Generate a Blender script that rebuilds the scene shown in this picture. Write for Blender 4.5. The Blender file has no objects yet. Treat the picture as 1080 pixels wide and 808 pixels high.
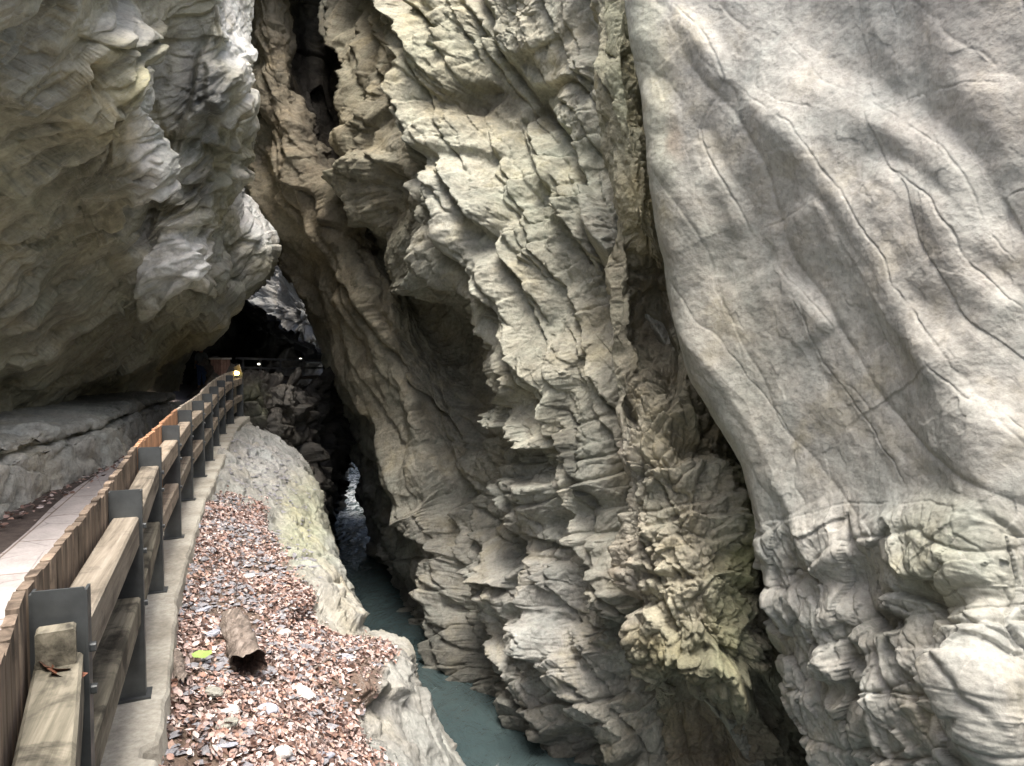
import bpy, math, random
import numpy as np

random.seed(7)
RNG = np.random.RandomState(11)
scene = bpy.context.scene
COL = scene.collection
F32 = np.float32

# ------------------------------------------------------------------ camera
EYE = np.array([0.0, 0.0, 1.65])
FPX, CX, CY = 786.0, 540.0, 404.0
PITCH = math.radians(2.48)
FWD = np.array([0, math.cos(PITCH), -math.sin(PITCH)])
UPV = np.array([0, math.sin(PITCH), math.cos(PITCH)])
RGT = np.array([1.0, 0, 0])


def to_world(a):
    """a[...,3] holds bearing x, bearing y, distance -> metres"""
    a = np.asarray(a, float)
    d = a[..., 2:3]
    return EYE + d * FWD + (a[..., 0:1] - CX) / FPX * d * RGT - (a[..., 1:2] - CY) / FPX * d * UPV


def W(px, py, d):
    return to_world(np.array([px, py, d], float))


def dz(px, py, z):
    """distance at which the bearing meets height z"""
    ray = FWD - (py - CY) / FPX * UPV
    return (z - EYE[2]) / ray[2]


def onz(px, py, z):
    return (px, py, dz(px, py, z))


# ------------------------------------------------------------------ noise
_P = RNG.permutation(256)
PERM = np.concatenate([_P, _P]).astype(np.int32)
G = RNG.normal(size=(256, 3))
G = (G / np.linalg.norm(G, axis=1, keepdims=True)).astype(F32)
RND = RNG.rand(256, 8).astype(F32)


def _h(ix, iy, iz):
    return PERM[PERM[PERM[ix & 255] + (iy & 255)] + (iz & 255)]


def perlin(q):
    q = q.astype(F32)
    i = np.floor(q).astype(np.int32)
    f = q - i
    u = f * f * f * (f * (f * 6 - 15) + 10)
    out = np.zeros(q.shape[0], F32)
    for dx in (0, 1):
        wx = u[:, 0] if dx else 1 - u[:, 0]
        for dy in (0, 1):
            wy = u[:, 1] if dy else 1 - u[:, 1]
            for dz_ in (0, 1):
                wz = u[:, 2] if dz_ else 1 - u[:, 2]
                g = G[_h(i[:, 0] + dx, i[:, 1] + dy, i[:, 2] + dz_)]
                out += wx * wy * wz * (g[:, 0] * (f[:, 0] - dx) + g[:, 1] * (f[:, 1] - dy) + g[:, 2] * (f[:, 2] - dz_))
    return out * 1.5


def fbm(q, o=4, gain=.5, ridged=False):
    s = np.zeros(q.shape[0], F32); a = 1.0; q = q.copy()
    for k in range(o):
        n = perlin(q + 17.3 * k)
        s += a * ((1 - 2 * np.sqrt(n * n + .006)) if ridged else n)
        a *= gain; q = q * 2.03
    return s


def warp(q, amp, sc=1.0):
    return q + amp * np.stack([perlin(q * sc + 3.1), perlin(q * sc + 51.7), perlin(q * sc + 97.4)], 1)


def facets(q, tilt=1.0, off=.5, k=26.0, hard=.25):
    """random tilted planes of a jittered cell pattern; returns relief and distance to the joint"""
    q = q.astype(F32)
    n = q.shape[0]
    i = np.floor(q).astype(np.int32)
    f1 = np.full(n, 9., F32); f2 = np.full(n, 9., F32)
    best = np.zeros(n, F32); sw = np.full(n, 1e-6, F32); sv = np.zeros(n, F32)
    for dx in (-1, 0, 1):
        for dy in (-1, 0, 1):
            for dz_ in (-1, 0, 1):
                h = _h(i[:, 0] + dx, i[:, 1] + dy, i[:, 2] + dz_)
                r = RND[h]
                v = q - (i + np.array([dx, dy, dz_], np.int32)) - (r[:, :3] * .9 + .05)
                d = (v * v).sum(1)
                val = tilt * ((r[:, 3:6] - .5) * v).sum(1) * 2 + off * (r[:, 6] - .5) * 2
                near = d < f1
                wt = np.exp(-k * d); sw += wt; sv += wt * val
                f2 = np.where(near, f1, np.minimum(f2, d))
                best = np.where(near, val, best)
                f1 = np.where(near, d, f1)
    return hard * best + (1 - hard) * sv / sw, np.sqrt(f2) - np.sqrt(f1)


def slabs(al, ac, nn, freq, wamp=.5, seed=0.0, b=.1, brk=.3):
    """overlapping beds: relief that jumps up at each joint and fades back to the next one"""
    f3 = np.array([freq * .3, freq * .3, freq * .3], F32)
    q = np.stack([al, ac, nn], 1).astype(F32) * f3 + seed
    u = ac * freq + wamp * perlin(q) + .35 * wamp * perlin(q * 3.1) + .12 * wamp * perlin(q * 8.3)
    i = np.floor(u).astype(np.int32); f = (u - i).astype(F32)
    r = RND[PERM[(i + int(seed * 13)) & 255]]
    q2 = np.stack([al * freq * brk, i * 3.17 + seed, nn * freq * brk], 1).astype(F32)
    a = np.clip(.25 + .55 * r[:, 0] + .9 * perlin(q2), .0, 1.4)
    prof = np.where(f < b, f / b, 1 - (f - b) / (1 - b))
    e = np.minimum(f, 1 - f)
    return (a * prof).astype(F32), (np.exp(-(e / .035) ** 2) * np.clip(a, 0, 1)).astype(F32)


def strata_axes(s, a, b, n, to=RGT):
    m = frame(W(*a), W(*b), n)
    if m[1].dot(to) < 0: m[1] = -m[1]
    q = s.q @ m.T.astype(F32)
    return q[:, 0], q[:, 1], q[:, 2]


def frame(a, b, nrm):
    """matrix whose rows are: along a->b, across, and nrm"""
    t = np.asarray(b) - np.asarray(a); t = t / np.linalg.norm(t)
    n = np.asarray(nrm, float); n = n - t * n.dot(t); n = n / np.linalg.norm(n)
    return np.stack([t, np.cross(n, t), n])


def sm(x, a, b):
    t = np.clip((x - a) / (b - a), 0, 1)
    return t * t * (3 - 2 * t)


# ------------------------------------------------------------------ lofted rock
def _interp(A, counts):
    """Catmull-Rom along axis 0"""
    n = A.shape[0]
    E = np.concatenate([2 * A[:1] - A[1:2], A, 2 * A[-1:] - A[-2:-1]])
    out = []
    for k in range(n - 1):
        t = np.linspace(0, 1, counts[k], endpoint=False)[:, None, None]
        p0, p1, p2, p3 = E[k], E[k + 1], E[k + 2], E[k + 3]
        # limited tangents keep steps from overshooting
        m1 = (p2 - p0) / 2; m2 = (p3 - p1) / 2
        lim = 1.6 * np.abs(p2 - p1) + 1e-6
        m1 = np.clip(m1, -lim, lim); m2 = np.clip(m2, -lim, lim)
        h00 = 2 * t**3 - 3 * t**2 + 1; h10 = t**3 - 2 * t**2 + t
        h01 = -2 * t**3 + 3 * t**2; h11 = t**3 - t**2
        out.append(h00 * p1 + h10 * m1 + h01 * p2 + h11 * m2)
    out.append(A[-1:])
    return np.concatenate(out)


def loft(rows, step=1.3):
    R = np.array(rows, float)

    def vis(p):
        return (p[..., 0] > -60) & (p[..., 0] < 1140) & (p[..., 1] > -60) & (p[..., 1] < 870)

    def counts(Q):
        c = []
        for k in range(Q.shape[0] - 1):
            d = np.hypot(Q[k + 1, :, 0] - Q[k, :, 0], Q[k + 1, :, 1] - Q[k, :, 1])
            dd = np.abs(Q[k + 1, :, 2] - Q[k, :, 2])
            d = np.hypot(d, np.where(dd < 4.5, .55, .12) * dd * FPX / np.minimum(Q[k + 1, :, 2], Q[k, :, 2]))
            v = vis(Q[k]) | vis(Q[k + 1])
            m = (np.percentile(d[v], 70) / step) if v.any() else d.mean() / (step * 6)
            c.append(int(np.clip(m, 3, 300)))
        return c
    cr, cc = counts(R), counts(R.transpose(1, 0, 2))
    A = _interp(R, cr)
    return _interp(A.transpose(1, 0, 2), cc).transpose(1, 0, 2)


def normals(P):
    du = np.gradient(P, axis=1); dv = np.gradient(P, axis=0)
    n = np.cross(du, dv)
    n /= np.linalg.norm(n, axis=2, keepdims=True) + 1e-9
    s = np.sign((n * (EYE - P)).sum(2).mean())
    return n * s


def blur(A, r, it=2):
    """box blur of a grid along both directions, ends held"""
    for _ in range(it):
        for ax in (0, 1):
            rr = min(r, (A.shape[ax] - 1) // 2)
            if rr < 1: continue
            B = np.moveaxis(A, ax, 0)
            E = np.concatenate([2 * B[:1] - B[rr:0:-1], B, 2 * B[-1:] - B[-2:-rr - 2:-1]])
            c = np.cumsum(np.concatenate([np.zeros_like(E[:1]), E]), 0)
            B = (c[2 * rr + 1:] - c[:-2 * rr - 1]) / (2 * rr + 1)
            A = np.moveaxis(B, 0, ax)
    return A


class Surf:
    def __init__(s, rows, step=1.3):
        s.img = blur(loft(rows, step), 5)
        s.shape = s.img.shape[:2]
        s.P = to_world(s.img)
        s.N = blur(normals(s.P), 9)
        s.N /= np.linalg.norm(s.N, axis=2, keepdims=True)
        s.q = s.P.reshape(-1, 3).astype(F32)
        s.x = s.img[..., 0].ravel(); s.y = s.img[..., 1].ravel()
        s.disp = np.zeros(s.q.shape[0], F32)

    def line(s, pts):
        """signed distance to a polyline drawn on the surface (+ = right of travel, seen from the front)"""
        pts = np.array(pts, float)
        best = np.full(s.x.shape, 1e9); sd = np.full(s.x.shape, 1e9); tt = np.zeros(s.x.shape); bp = np.zeros(s.x.shape)
        m = len(pts) - 1
        # wobble so that drawn lines are not smooth splines
        x = s.x + s.wx; y = s.y + s.wy
        for k in range(m):
            a, b = pts[k], pts[k + 1]
            ab = b - a; L = math.hypot(*ab)
            t = np.clip(((x - a[0]) * ab[0] + (y - a[1]) * ab[1]) / L ** 2, 0, 1)
            ex = x - a[0] - t * ab[0]; ey = y - a[1] - t * ab[1]
            d = np.hypot(ex, ey)
            perp = (ab[0] * (y - a[1]) - ab[1] * (x - a[0])) / L
            up = (d < best - 1e-6) | ((np.abs(d - best) <= 1e-6) & (np.abs(perp) > bp))
            best = np.where(up, d, best); sd = np.where(up, d * np.where(perp > 0, 1, -1), sd)
            tt = np.where(up, (k + t) / m, tt); bp = np.where(up, np.abs(perp), bp)
        return sd, tt

    def wobble(s, amp=5, sc=.045):
        q = np.stack([s.x * sc, s.y * sc, 0 * s.x], 1).astype(F32)
        q2 = q * 3.1
        q3 = q * 9.7
        s.wx = amp * (perlin(q) + .45 * perlin(q2) + .28 * perlin(q3)); s.wy = amp * (perlin(q + 31.3) + .45 * perlin(q2 + 11.1) + .28 * perlin(q3 + 4.7))

    def step(s, pts, amp, fall=40, w=2.5, groove=0.0, gw=2.0, side=1, ends=.08, mod=0.0):
        """the part on `side` of the line stands proud by amp and fades back over fall"""
        sd, t = s.line(pts)
        e = sm(t, 0, ends) * sm(1 - t, 0, ends) if ends else 1.0
        q = np.stack([s.x * .018, s.y * .018, 0 * s.x + amp * 31], 1).astype(F32)
        gm = sm(perlin(q * 2.3 + 5.5), -.55, -.05)
        if mod: e = e * np.clip(1 + mod * perlin(q), .2, 1.6)
        z = sd * side
        prof = sm(z, -w, w) * np.exp(-np.maximum(z, 0) / fall) * (1 - sm(z, .9 * fall, 1.9 * fall))
        s.disp += (amp * e * prof).astype(F32)
        if groove:
            s.disp -= (groove * e * gm * np.exp(-(sd / gw) ** 2)).astype(F32)

    def joints(s, n, box, ang, spread, length, amp, fall, w, groove, gw, side, seed):
        """n straight fractures of one joint set, each a small step in the surface"""
        r = np.random.RandomState(seed)
        for k in range(n):
            cx, cy = r.uniform(box[0], box[2]), r.uniform(box[1], box[3])
            a = math.radians(ang + r.uniform(-spread, spread)); L = r.uniform(*length) / 2
            d = np.array([math.cos(a), math.sin(a)]); p = np.array([-d[1], d[0]])
            c = np.array([cx, cy]); bow = r.uniform(-.07, .07) * L
            m = (np.abs(s.x - cx) < L + 160) & (np.abs(s.y - cy) < L + 160)
            if not m.any(): continue
            sub = Surf.__new__(Surf)
            sub.x, sub.y, sub.wx, sub.wy = s.x[m], s.y[m], s.wx[m], s.wy[m]; sub.disp = np.zeros(m.sum(), F32)
            sub.step([c - d * L, c - d * L * .3 + p * bow, c + d * L * .35 + p * bow * .8, c + d * L], r.uniform(*amp), r.uniform(*fall), w, groove * r.uniform(.2, 1), gw, side, .3)
            s.disp[m] += sub.disp

    def bump(s, px, py, rx, ry, amp, ang=0, p=2):
        c, n = math.cos(math.radians(ang)), math.sin(math.radians(ang))
        dx, dy = s.x + s.wx - px, s.y + s.wy - py
        u = (c * dx + n * dy) / rx; v = (-n * dx + c * dy) / ry
        s.disp += (amp * np.exp(-(np.hypot(u, v) ** p))).astype(F32)

    def blob(s, px, py, rx, ry, ang=0, soft=.5):
        c, n = math.cos(math.radians(ang)), math.sin(math.radians(ang))
        dx, dy = s.x + 2 * s.wx - px, s.y + 2 * s.wy - py
        r = np.hypot((c * dx + n * dy) / rx, (-n * dx + c * dy) / ry)
        return 1 - sm(r, 1 - soft, 1 + soft)


def mesh_object(name, V, Fc, mat, tint=None, smooth=True, parent=None):
    me = bpy.data.meshes.new(name)
    V = np.asarray(V, F32); Fc = np.asarray(Fc, np.int32)
    k = Fc.shape[1]
    me.vertices.add(len(V)); me.vertices.foreach_set('co', V.ravel())
    me.loops.add(Fc.size); me.loops.foreach_set('vertex_index', Fc.ravel())
    me.polygons.add(len(Fc))
    me.polygons.foreach_set('loop_start', np.arange(0, Fc.size, k, dtype=np.int32))
    me.polygons.foreach_set('loop_total', np.full(len(Fc), k, np.int32))
    me.polygons.foreach_set('use_smooth', np.full(len(Fc), smooth))
    me.update(calc_edges=True)
    if tint is not None:
        at = me.attributes.new('tint', 'FLOAT_COLOR', 'POINT')
        c = np.ones((len(V), 4), F32); c[:, :3] = tint
        at.data.foreach_set('color', c.ravel())
    me.materials.append(mat)
    o = bpy.data.objects.new(name, me)
    COL.objects.link(o)
    if parent is not None:
        o.parent = parent
    return o


def grid_faces(r, c):
    i = np.arange(r * c).reshape(r, c)
    return np.stack([i[:-1, :-1], i[:-1, 1:], i[1:, 1:], i[1:, :-1]], -1).reshape(-1, 4)


def surf_object(name, s, mat, tint, label, kind='structure', cat=None):

    V = s.q + s.disp[:, None] * s.N.reshape(-1, 3)
    o = mesh_object(name, V, grid_faces(*s.shape), mat, np.clip(tint, .004, .9))
    tag(o, label, cat, kind=kind)
    return o


def tag(o, label=None, cat=None, group=None, kind=None):
    if label: o['label'] = label
    if cat: o['category'] = cat
    if group: o['group'] = group
    if kind: o['kind'] = kind


def empty(name, loc, rz=0.0):
    o = bpy.data.objects.new(name, None); COL.objects.link(o)
    o.location = loc; o.rotation_euler = (0, 0, rz); o.empty_display_size = .1
    return o


# ------------------------------------------------------------------ materials
class NT:
    def __init__(s, name):
        s.m = bpy.data.materials.new(name); s.m.use_nodes = True
        s.t = s.m.node_tree; s.n = s.t.nodes; s.l = s.t.links
        s.b = s.n['Principled BSDF']

    def new(s, typ, **kw):
        nd = s.n.new(typ)
        for k, v in kw.items():
            if k.startswith('_'): setattr(nd, k[1:], v)
        return nd

    def put(s, sock, v):
        if isinstance(v, bpy.types.NodeSocket): s.l.new(v, sock)
        else: sock.default_value = v

    def noise(s, vec, scale, detail=4, rough=.55, dist=0.0, kind='FBM'):
        nd = s.new('ShaderNodeTexNoise', _noise_type=kind)
        s.put(nd.inputs['Vector'], vec); nd.inputs['Scale'].default_value = scale
        nd.inputs['Detail'].default_value = detail; nd.inputs['Roughness'].default_value = rough
        nd.inputs['Distortion'].default_value = dist
        return nd.outputs['Fac']

    def ramp(s, fac, stops):
        nd = s.new('ShaderNodeValToRGB'); s.put(nd.inputs['Fac'], fac)
        cr = nd.color_ramp
        while len(cr.elements) > len(stops): cr.elements.remove(cr.elements[-1])
        while len(cr.elements) < len(stops): cr.elements.new(.5)
        for e, (p, c) in zip(cr.elements, stops):
            e.position = p
            c = (c, c, c) if isinstance(c, (int, float)) else c
            e.color = (*c, 1)
        return nd.outputs['Color']

    def mix(s, a, b, fac=1.0, mode='MULTIPLY'):
        nd = s.new('ShaderNodeMix', _data_type='RGBA', _blend_type=mode)
        s.put(nd.inputs[0], fac); s.put(nd.inputs[6], a); s.put(nd.inputs[7], b)
        return nd.outputs[2]

    def math(s, op, a, b=0.0):
        nd = s.new('ShaderNodeMath', _operation=op)
        s.put(nd.inputs[0], a); s.put(nd.inputs[1], b)
        return nd.outputs[0]

    def coords(s, kind='Object', scale=(1, 1, 1), rot=(0, 0, 0)):
        tc = s.new('ShaderNodeTexCoord')
        mp = s.new('ShaderNodeMapping'); s.l.new(tc.outputs[kind], mp.inputs['Vector'])
        if rot != (0, 0, 0) or scale != (1, 1, 1):
            mp.vector_type = 'TEXTURE'
        mp.inputs['Scale'].default_value = tuple(1 / k for k in scale); mp.inputs['Rotation'].default_value = rot
        return mp.outputs['Vector']

    def attr(s, name='tint'):
        nd = s.new('ShaderNodeAttribute'); nd.attribute_name = name
        return nd.outputs['Color']

    def bump(s, h, strength, dist, normal=None):
        nd = s.new('ShaderNodeBump'); s.put(nd.inputs['Height'], h)
        nd.inputs['Strength'].default_value = strength; nd.inputs['Distance'].default_value = dist
        if normal is not None: s.l.new(normal, nd.inputs['Normal'])
        return nd.outputs['Normal']

    def out(s, color, rough, normal=None, **kw):
        s.put(s.b.inputs['Base Color'], color); s.put(s.b.inputs['Roughness'], rough)
        if normal is not None: s.l.new(normal, s.b.inputs['Normal'])
        for k, v in kw.items(): s.put(s.b.inputs[k.replace('_', ' ')], v)
        return s.m


def rock_mat(name, rot=(0, 0, 0), stretch=(1, 1, 1), fine=1.0, rough=.72, contrast=1.0, bumps=1.0, vein=0.0, spec=.35, grain=1.0, drip=0.0):
    t = NT(name)
    v = t.coords('Object'); sv = t.coords('Object', stretch, rot)
    big = t.ramp(t.noise(v, .55, 5, .6, .6), [(.3, 1 - .30 * contrast), (.52, 1.0), (.72, 1 + .30 * contrast)])
    strk = t.ramp(t.noise(sv, 1.4 * fine, 6, .62, .8), [(.3, 1 - .34 * contrast), (.5, 1.0), (.7, 1 + .28 * contrast)])
    hue = t.ramp(t.noise(v, 1.1, 4, .6, .3), [(.35, (.95, 1.0, 1.0)), (.55, (1, 1, .98)), (.7, (1.04, 1.0, .88))])
    fin = t.ramp(t.noise(v, 14 * fine, 5, .7), [(.3, .72), (.5, 1.0), (.75, 1.22)])
    vo = t.new('ShaderNodeTexVoronoi'); t.l.new(v, vo.inputs['Vector']); vo.inputs['Scale'].default_value = 7 * fine
    pit = t.ramp(vo.outputs['Distance'], [(.03, .55), (.11, 1.0)])
    c = t.mix(t.attr(), big); c = t.mix(c, strk); c = t.mix(c, hue); c = t.mix(c, fin); c = t.mix(c, pit, .5)
    if drip:
        dv = t.coords('Object', (5, 5, .35))
        dr = t.ramp(t.noise(dv, 1.0, 5, .65, .3), [(.38, 1 - drip), (.5, 1.0), (.66, 1 + .6 * drip)])
        c = t.mix(c, dr)
    if vein:
        vn = t.noise(sv, .9 * fine, 3, .5, 2.2)
        vm = t.ramp(t.math('ABSOLUTE', t.math('SUBTRACT', vn, .5)), [(.0, 1.0), (.012, 0.0)])
        c = t.mix(c, (.62, .6, .55, 1), t.math('MULTIPLY', vm, vein), 'MIX')
    h1 = t.noise(sv, 2.2 * fine, 7, .62, .5)
    h2 = t.noise(v, 9 * fine, 6, .65)
    h3 = t.noise(v, 45 * fine, 4, .7)
    hh = t.math('ADD', t.math('ADD', t.math('MULTIPLY', h1, grain), t.math('MULTIPLY', h2, .45)), t.math('MULTIPLY', h3, .09))
    hh = t.math('ADD', hh, t.math('MULTIPLY', pit, .05))
    nrm = t.bump(hh, .75, .11 * bumps)
    rg = t.ramp(t.noise(v, 2.0, 4), [(.3, rough - .12), (.7, rough + .12)])
    return t.out(c, rg, nrm, Specular_IOR_Level=spec)


# ------------------------------------------------------------------ right smooth cliff
def ext(rows_first, rows):
    return rows_first + rows


def axes(a, b, n):
    """rotation whose first axis runs along a->b"""
    from mathutils import Matrix
    m = frame(W(*a), W(*b), n)
    return tuple(Matrix(m.T.tolist()).to_euler())


MAT_SMOOTH = rock_mat('pale_water_polished_limestone', rot=axes((700, 60, 10), (960, 420, 8), (-.6, -.8, 0)), stretch=(.5, 1.1, 1.1), fine=1.0, rough=.68, contrast=.42, bumps=.4, vein=.2, grain=.35, drip=.13)
MAT_CRAG = rock_mat('fractured_limestone', rot=axes((462, 330, 17.2), (560, 100, 16.4), (-.5, -.85, .1)), stretch=(.7, 2.0, 1.6), fine=.9, rough=.75, contrast=.85, bumps=1.0)
MAT_PILLAR = rock_mat('pitted_tufa_rock', rot=(0, 0, 0), stretch=(1.4, 1.4, .9), fine=1.3, rough=.8, contrast=.8, bumps=1.2)
MAT_LEFT = rock_mat('layered_overhang_rock', rot=axes((150, 290, 11), (20, 395, 9.8), (.7, -.6, -.3)), stretch=(.30, 3.2, 2.0), fine=1.0, rough=.5, contrast=1.1, bumps=.7, vein=.25, spec=.55)
MAT_CAVE = rock_mat('dark_cave_rock', stretch=(1, 1.5, 1), fine=.8, rough=.6, contrast=.9, bumps=1.3)
MAT_BANK = rock_mat('bank_bedrock', rot=axes((250, 470, 13), (380, 660, 7.3), (.2, -.3, 1)), stretch=(.5, 2.2, 1.6), fine=1.6, rough=.78, contrast=.75, bumps=.5, vein=.2)


def build_smooth():
    L = [(672, -420, 9.6), (672, -60, 9.9), (674, 20, 10.0), (684, 110, 10.0), (698, 205, 10.0), (713, 290, 10.0), (741, 400, 9.9), (786, 492, 9.7),
         (800, 565, 9.6), (813, 640, 9.5), (838, 730, 9.5), (868, 810, 9.5), (905, 900, 9.6), (980, 1100, 9.8), (1050, 1400, 9.8)]
    rows = []
    for (x, y, d) in L:
        tot = 1090 - x
        lo = -sm(np.array(y), 600, 780) * .55
        rows.append([(x + 70, y, d + 5.0), (x + 16, y, d + 1.4), (x, y, d), (x + tot * .12, y, d - .45), (x + tot * .35, y, d - 1.2 + lo * .6), (x + tot * .62, y, d - 2.1 + lo),
                     (x + tot * .85, y, d - 2.9 + lo), (1120, y, 6.6 + lo), (1400, y, 4.9), (2300, y, 2.6), (4200, y, 1.35)])
    s = Surf(rows, 1.25); s.wobble(2.6, .035)
    fr = frame(W(700, 60, 10), W(960, 420, 8), [-.6, -.8, 0])
    q = s.q @ fr.T.astype(F32)
    # long folds that run down to the right
    qw = warp(q * np.array([.16, .5, .3], F32), .35, 1.3)
    s.disp += .13 * fbm(qw, 2, .35, True)
    al, ac, nn = strata_axes(s, (700, 60, 10), (960, 420, 8), [-.6, -.8, 0])
    low = sm(s.y, 500, 640)
    f, e = slabs(al, ac, nn, .55, .9, 3.3, .5, .25); s.disp += (1 - .8 * low) * (.065 * f - .015 * e)
    f, e = slabs(al, ac, nn, 1.6, .8, 8.1, .4, .25); s.disp += (1 - low) * (.03 * f - .008 * e * (perlin(s.q * .7) > .05))
    s.disp += .03 * fbm(warp(s.q * .9, .3), 3)
    low = sm(s.y, 500, 640)
    f, e = facets(warp(s.q * np.array([1.2, 1.2, .75], F32), .25, 1.5), 1.5, .25, 30, .75)
    s.disp += low * (.15 * f - .03 * np.exp(-(e / .03) ** 2))
    f, e = facets(warp(s.q * np.array([3.2, 3.2, 2.2], F32), .25, 1.5), 1.5, .25, 30, .75)
    s.disp += low * .05 * f + (1 - low) * .006 * f
    al2, ac2, nn2 = strata_axes(s, (860, 620, 9), (940, 800, 8.6), [-.6, -.8, 0])
    f, e = slabs(al2, ac2, nn2, 1.7, .6, 5.7, .08, .5); s.disp += low * (.16 * f - .07 * e)
    f, e = slabs(-ac2, al2, nn2, 1.5, .6, 2.9, .08, .6); s.disp += low * (.12 * f - .06 * e)
    f, e = slabs(al2, ac2, nn2, 5., .6, 7.7, .1, .5); s.disp += low * (.04 * f - .02 * e)
    s.disp -= .1 * low
    s.disp += (.006 + .014 * low) * fbm(s.q * 6, 4, .6)

    def S(pts, amp, fall, w, groove, gw, side):
        s.step(pts, amp * .55, fall * 1.25, w * 2.8, groove * .30, gw * .6, side, .15, .35)
    S([(684, -20), (745, 35), (765, 68), (771, 86), (758, 112), (742, 138), (749, 165), (775, 205), (790, 235), (800, 262)], .20, 40, 5, .06, 1.6, 1)
    S([(771, 86), (815, 115), (850, 135), (880, 180), (903, 203), (925, 240), (950, 272), (962, 302), (986, 332), (1020, 380), (1034, 415)], .20, 70, 6, .05, 1.5, 1)
    S([(818, 30), (870, 85), (915, 102), (962, 130), (1000, 155), (1026, 187), (1046, 240), (1085, 295)], .34, 75, 8, .05, 1.6, 1)
    S([(918, 164), (960, 185), (1000, 212), (1016, 240), (1036, 282), (1066, 315), (1090, 332)], .28, 60, 6, .06, 1.6, 1)
    S([(800, 245), (845, 226), (880, 208)], .10, 40, 4, .04, 1.4, 1)
    S([(818, 270), (836, 296), (866, 322), (888, 350)], .16, 40, 4, .05, 1.4, 1)
    S([(835, 300), (858, 348), (872, 382), (912, 432), (950, 482), (972, 522)], .10, 45, 4, .05, 1.3, -1)
    S([(1000, 380), (1030, 420), (1060, 440), (1090, 470)], .08, 40, 4, .05, 1.4, 1)
    S([(720, 130), (735, 190), (752, 240), (760, 300), (775, 350), (800, 420)], .22, 40, 9, .02, 2, 1)
    S([(800, 90), (830, 110), (868, 118)], .1, 40, 5, .03, 1.4, 1)
    S([(930, 120), (975, 100), (1020, 90), (1090, 92)], .05, 50, 4, .035, 1.3, 1)
    S([(1060, 215), (1075, 205), (1095, 200)], .05, 40, 4, .05, 1.3, 1)
    # rounded blocks low on the face, underside in shade
    S([(798, 552), (840, 546), (870, 538), (905, 530), (955, 530), (1000, 530), (1040, 540), (1052, 562)], .10, 40, 7, .04, 1.8, 1)
    S([(905, 534), (908, 566), (925, 596), (945, 615), (980, 632), (1020, 631), (1052, 618), (1053, 560)], .20, 26, 5, .09, 2, -1)
    s.bump(985, 578, 62, 46, .12, 8, 4); s.bump(878, 574, 32, 28, .09, 0, 4); s.bump(822, 578, 22, 26, .06, 0, 4); s.bump(850, 640, 50, 32, .10, 5, 4)
    S([(962, 532), (966, 570), (975, 596), (992, 614)], .14, 26, 4, .06, 1.6, 1)
    S([(842, 548), (852, 588), (876, 604), (902, 596), (918, 584)], .2, 28, 5, .08, 2, -1)
    S([(806, 606), (840, 600), (870, 610), (892, 600), (918, 590), (935, 630), (975, 648), (1030, 628), (1090, 612)], .15, 45, 6, .08, 2.5, -1)
    s.bump(946, 657, 26, 11, -.25, 15, 4); s.bump(908, 690, 20, 13, -.22, 30, 4); s.bump(900, 728, 34, 10, -.16, 20, 4)
    S([(830, 650), (870, 690), (900, 700), (930, 740), (948, 808)], .16, 50, 5, .08, 2, -1)
    S([(985, 640), (1000, 700), (1020, 740), (1030, 810)], .16, 50, 4, .06, 1.6, 1)
    S([(820, 720), (850, 700), (900, 720), (925, 712)], .12, 40, 4, .06, 2, -1)
    S([(1052, 640), (1046, 690), (1060, 740), (1058, 810)], .16, 40, 4, .07, 1.6, 1)
    S([(960, 690), (972, 740), (965, 810)], .14, 40, 4, .06, 1.6, 1)
    S([(1005, 735), (1030, 728), (1058, 742)], .08, 30, 4, .05, 1.6, -1)
    s.joints(14, (830, 640, 1090, 800), 70, 14, (50, 150), (.04, .12), (12, 34), 1.5, .06, 1.6, -1, 31)
    s.joints(8, (830, 640, 1090, 800), -14, 14, (40, 120), (.02, .06), (12, 30), 1.5, .06, 1.6, 1, 32)
    base = np.array([.365, .36, .328])
    t = np.tile(base, (len(s.q), 1))
    yel = s.blob(770, 330, 45, 160, -10, .8)[:, None]
    t = t * (1 - .35 * yel) + .35 * yel * np.array([.42, .40, .32])
    pink = s.blob(1040, 120, 90, 220, 0, .9)[:, None]; t = t * (1 + pink * np.array([.0, -.03, -.04]))
    gr = s.blob(1010, 590, 45, 60, 0, .8)[:, None]; t = t * (1 - .5 * gr) + .5 * gr * np.array([.32, .33, .23])
    ledge_shade = s.blob(948, 660, 40, 24, 15, .7)[:, None]; t = t * (1 - .45 * ledge_shade * np.array([1, 1, 1.05]))  # shade cast by the blocks above, put into the tint of the recess
    edge = s.blob(690, 60, 16, 160, -6, .8)[:, None]; t = t * (1 - .4 * edge) + .4 * edge * np.array([.42, .42, .3])
    br = s.blob(716, 150, 9, 22, -10, .7)[:, None]; t = t * (1 - .5 * br) + .5 * br * np.array([.2, .14, .09])
    return surf_object('smooth_cliff', s, MAT_SMOOTH, t, 'pale grey water-worn cliff face with diagonal folds, cracks and rounded blocks')


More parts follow.
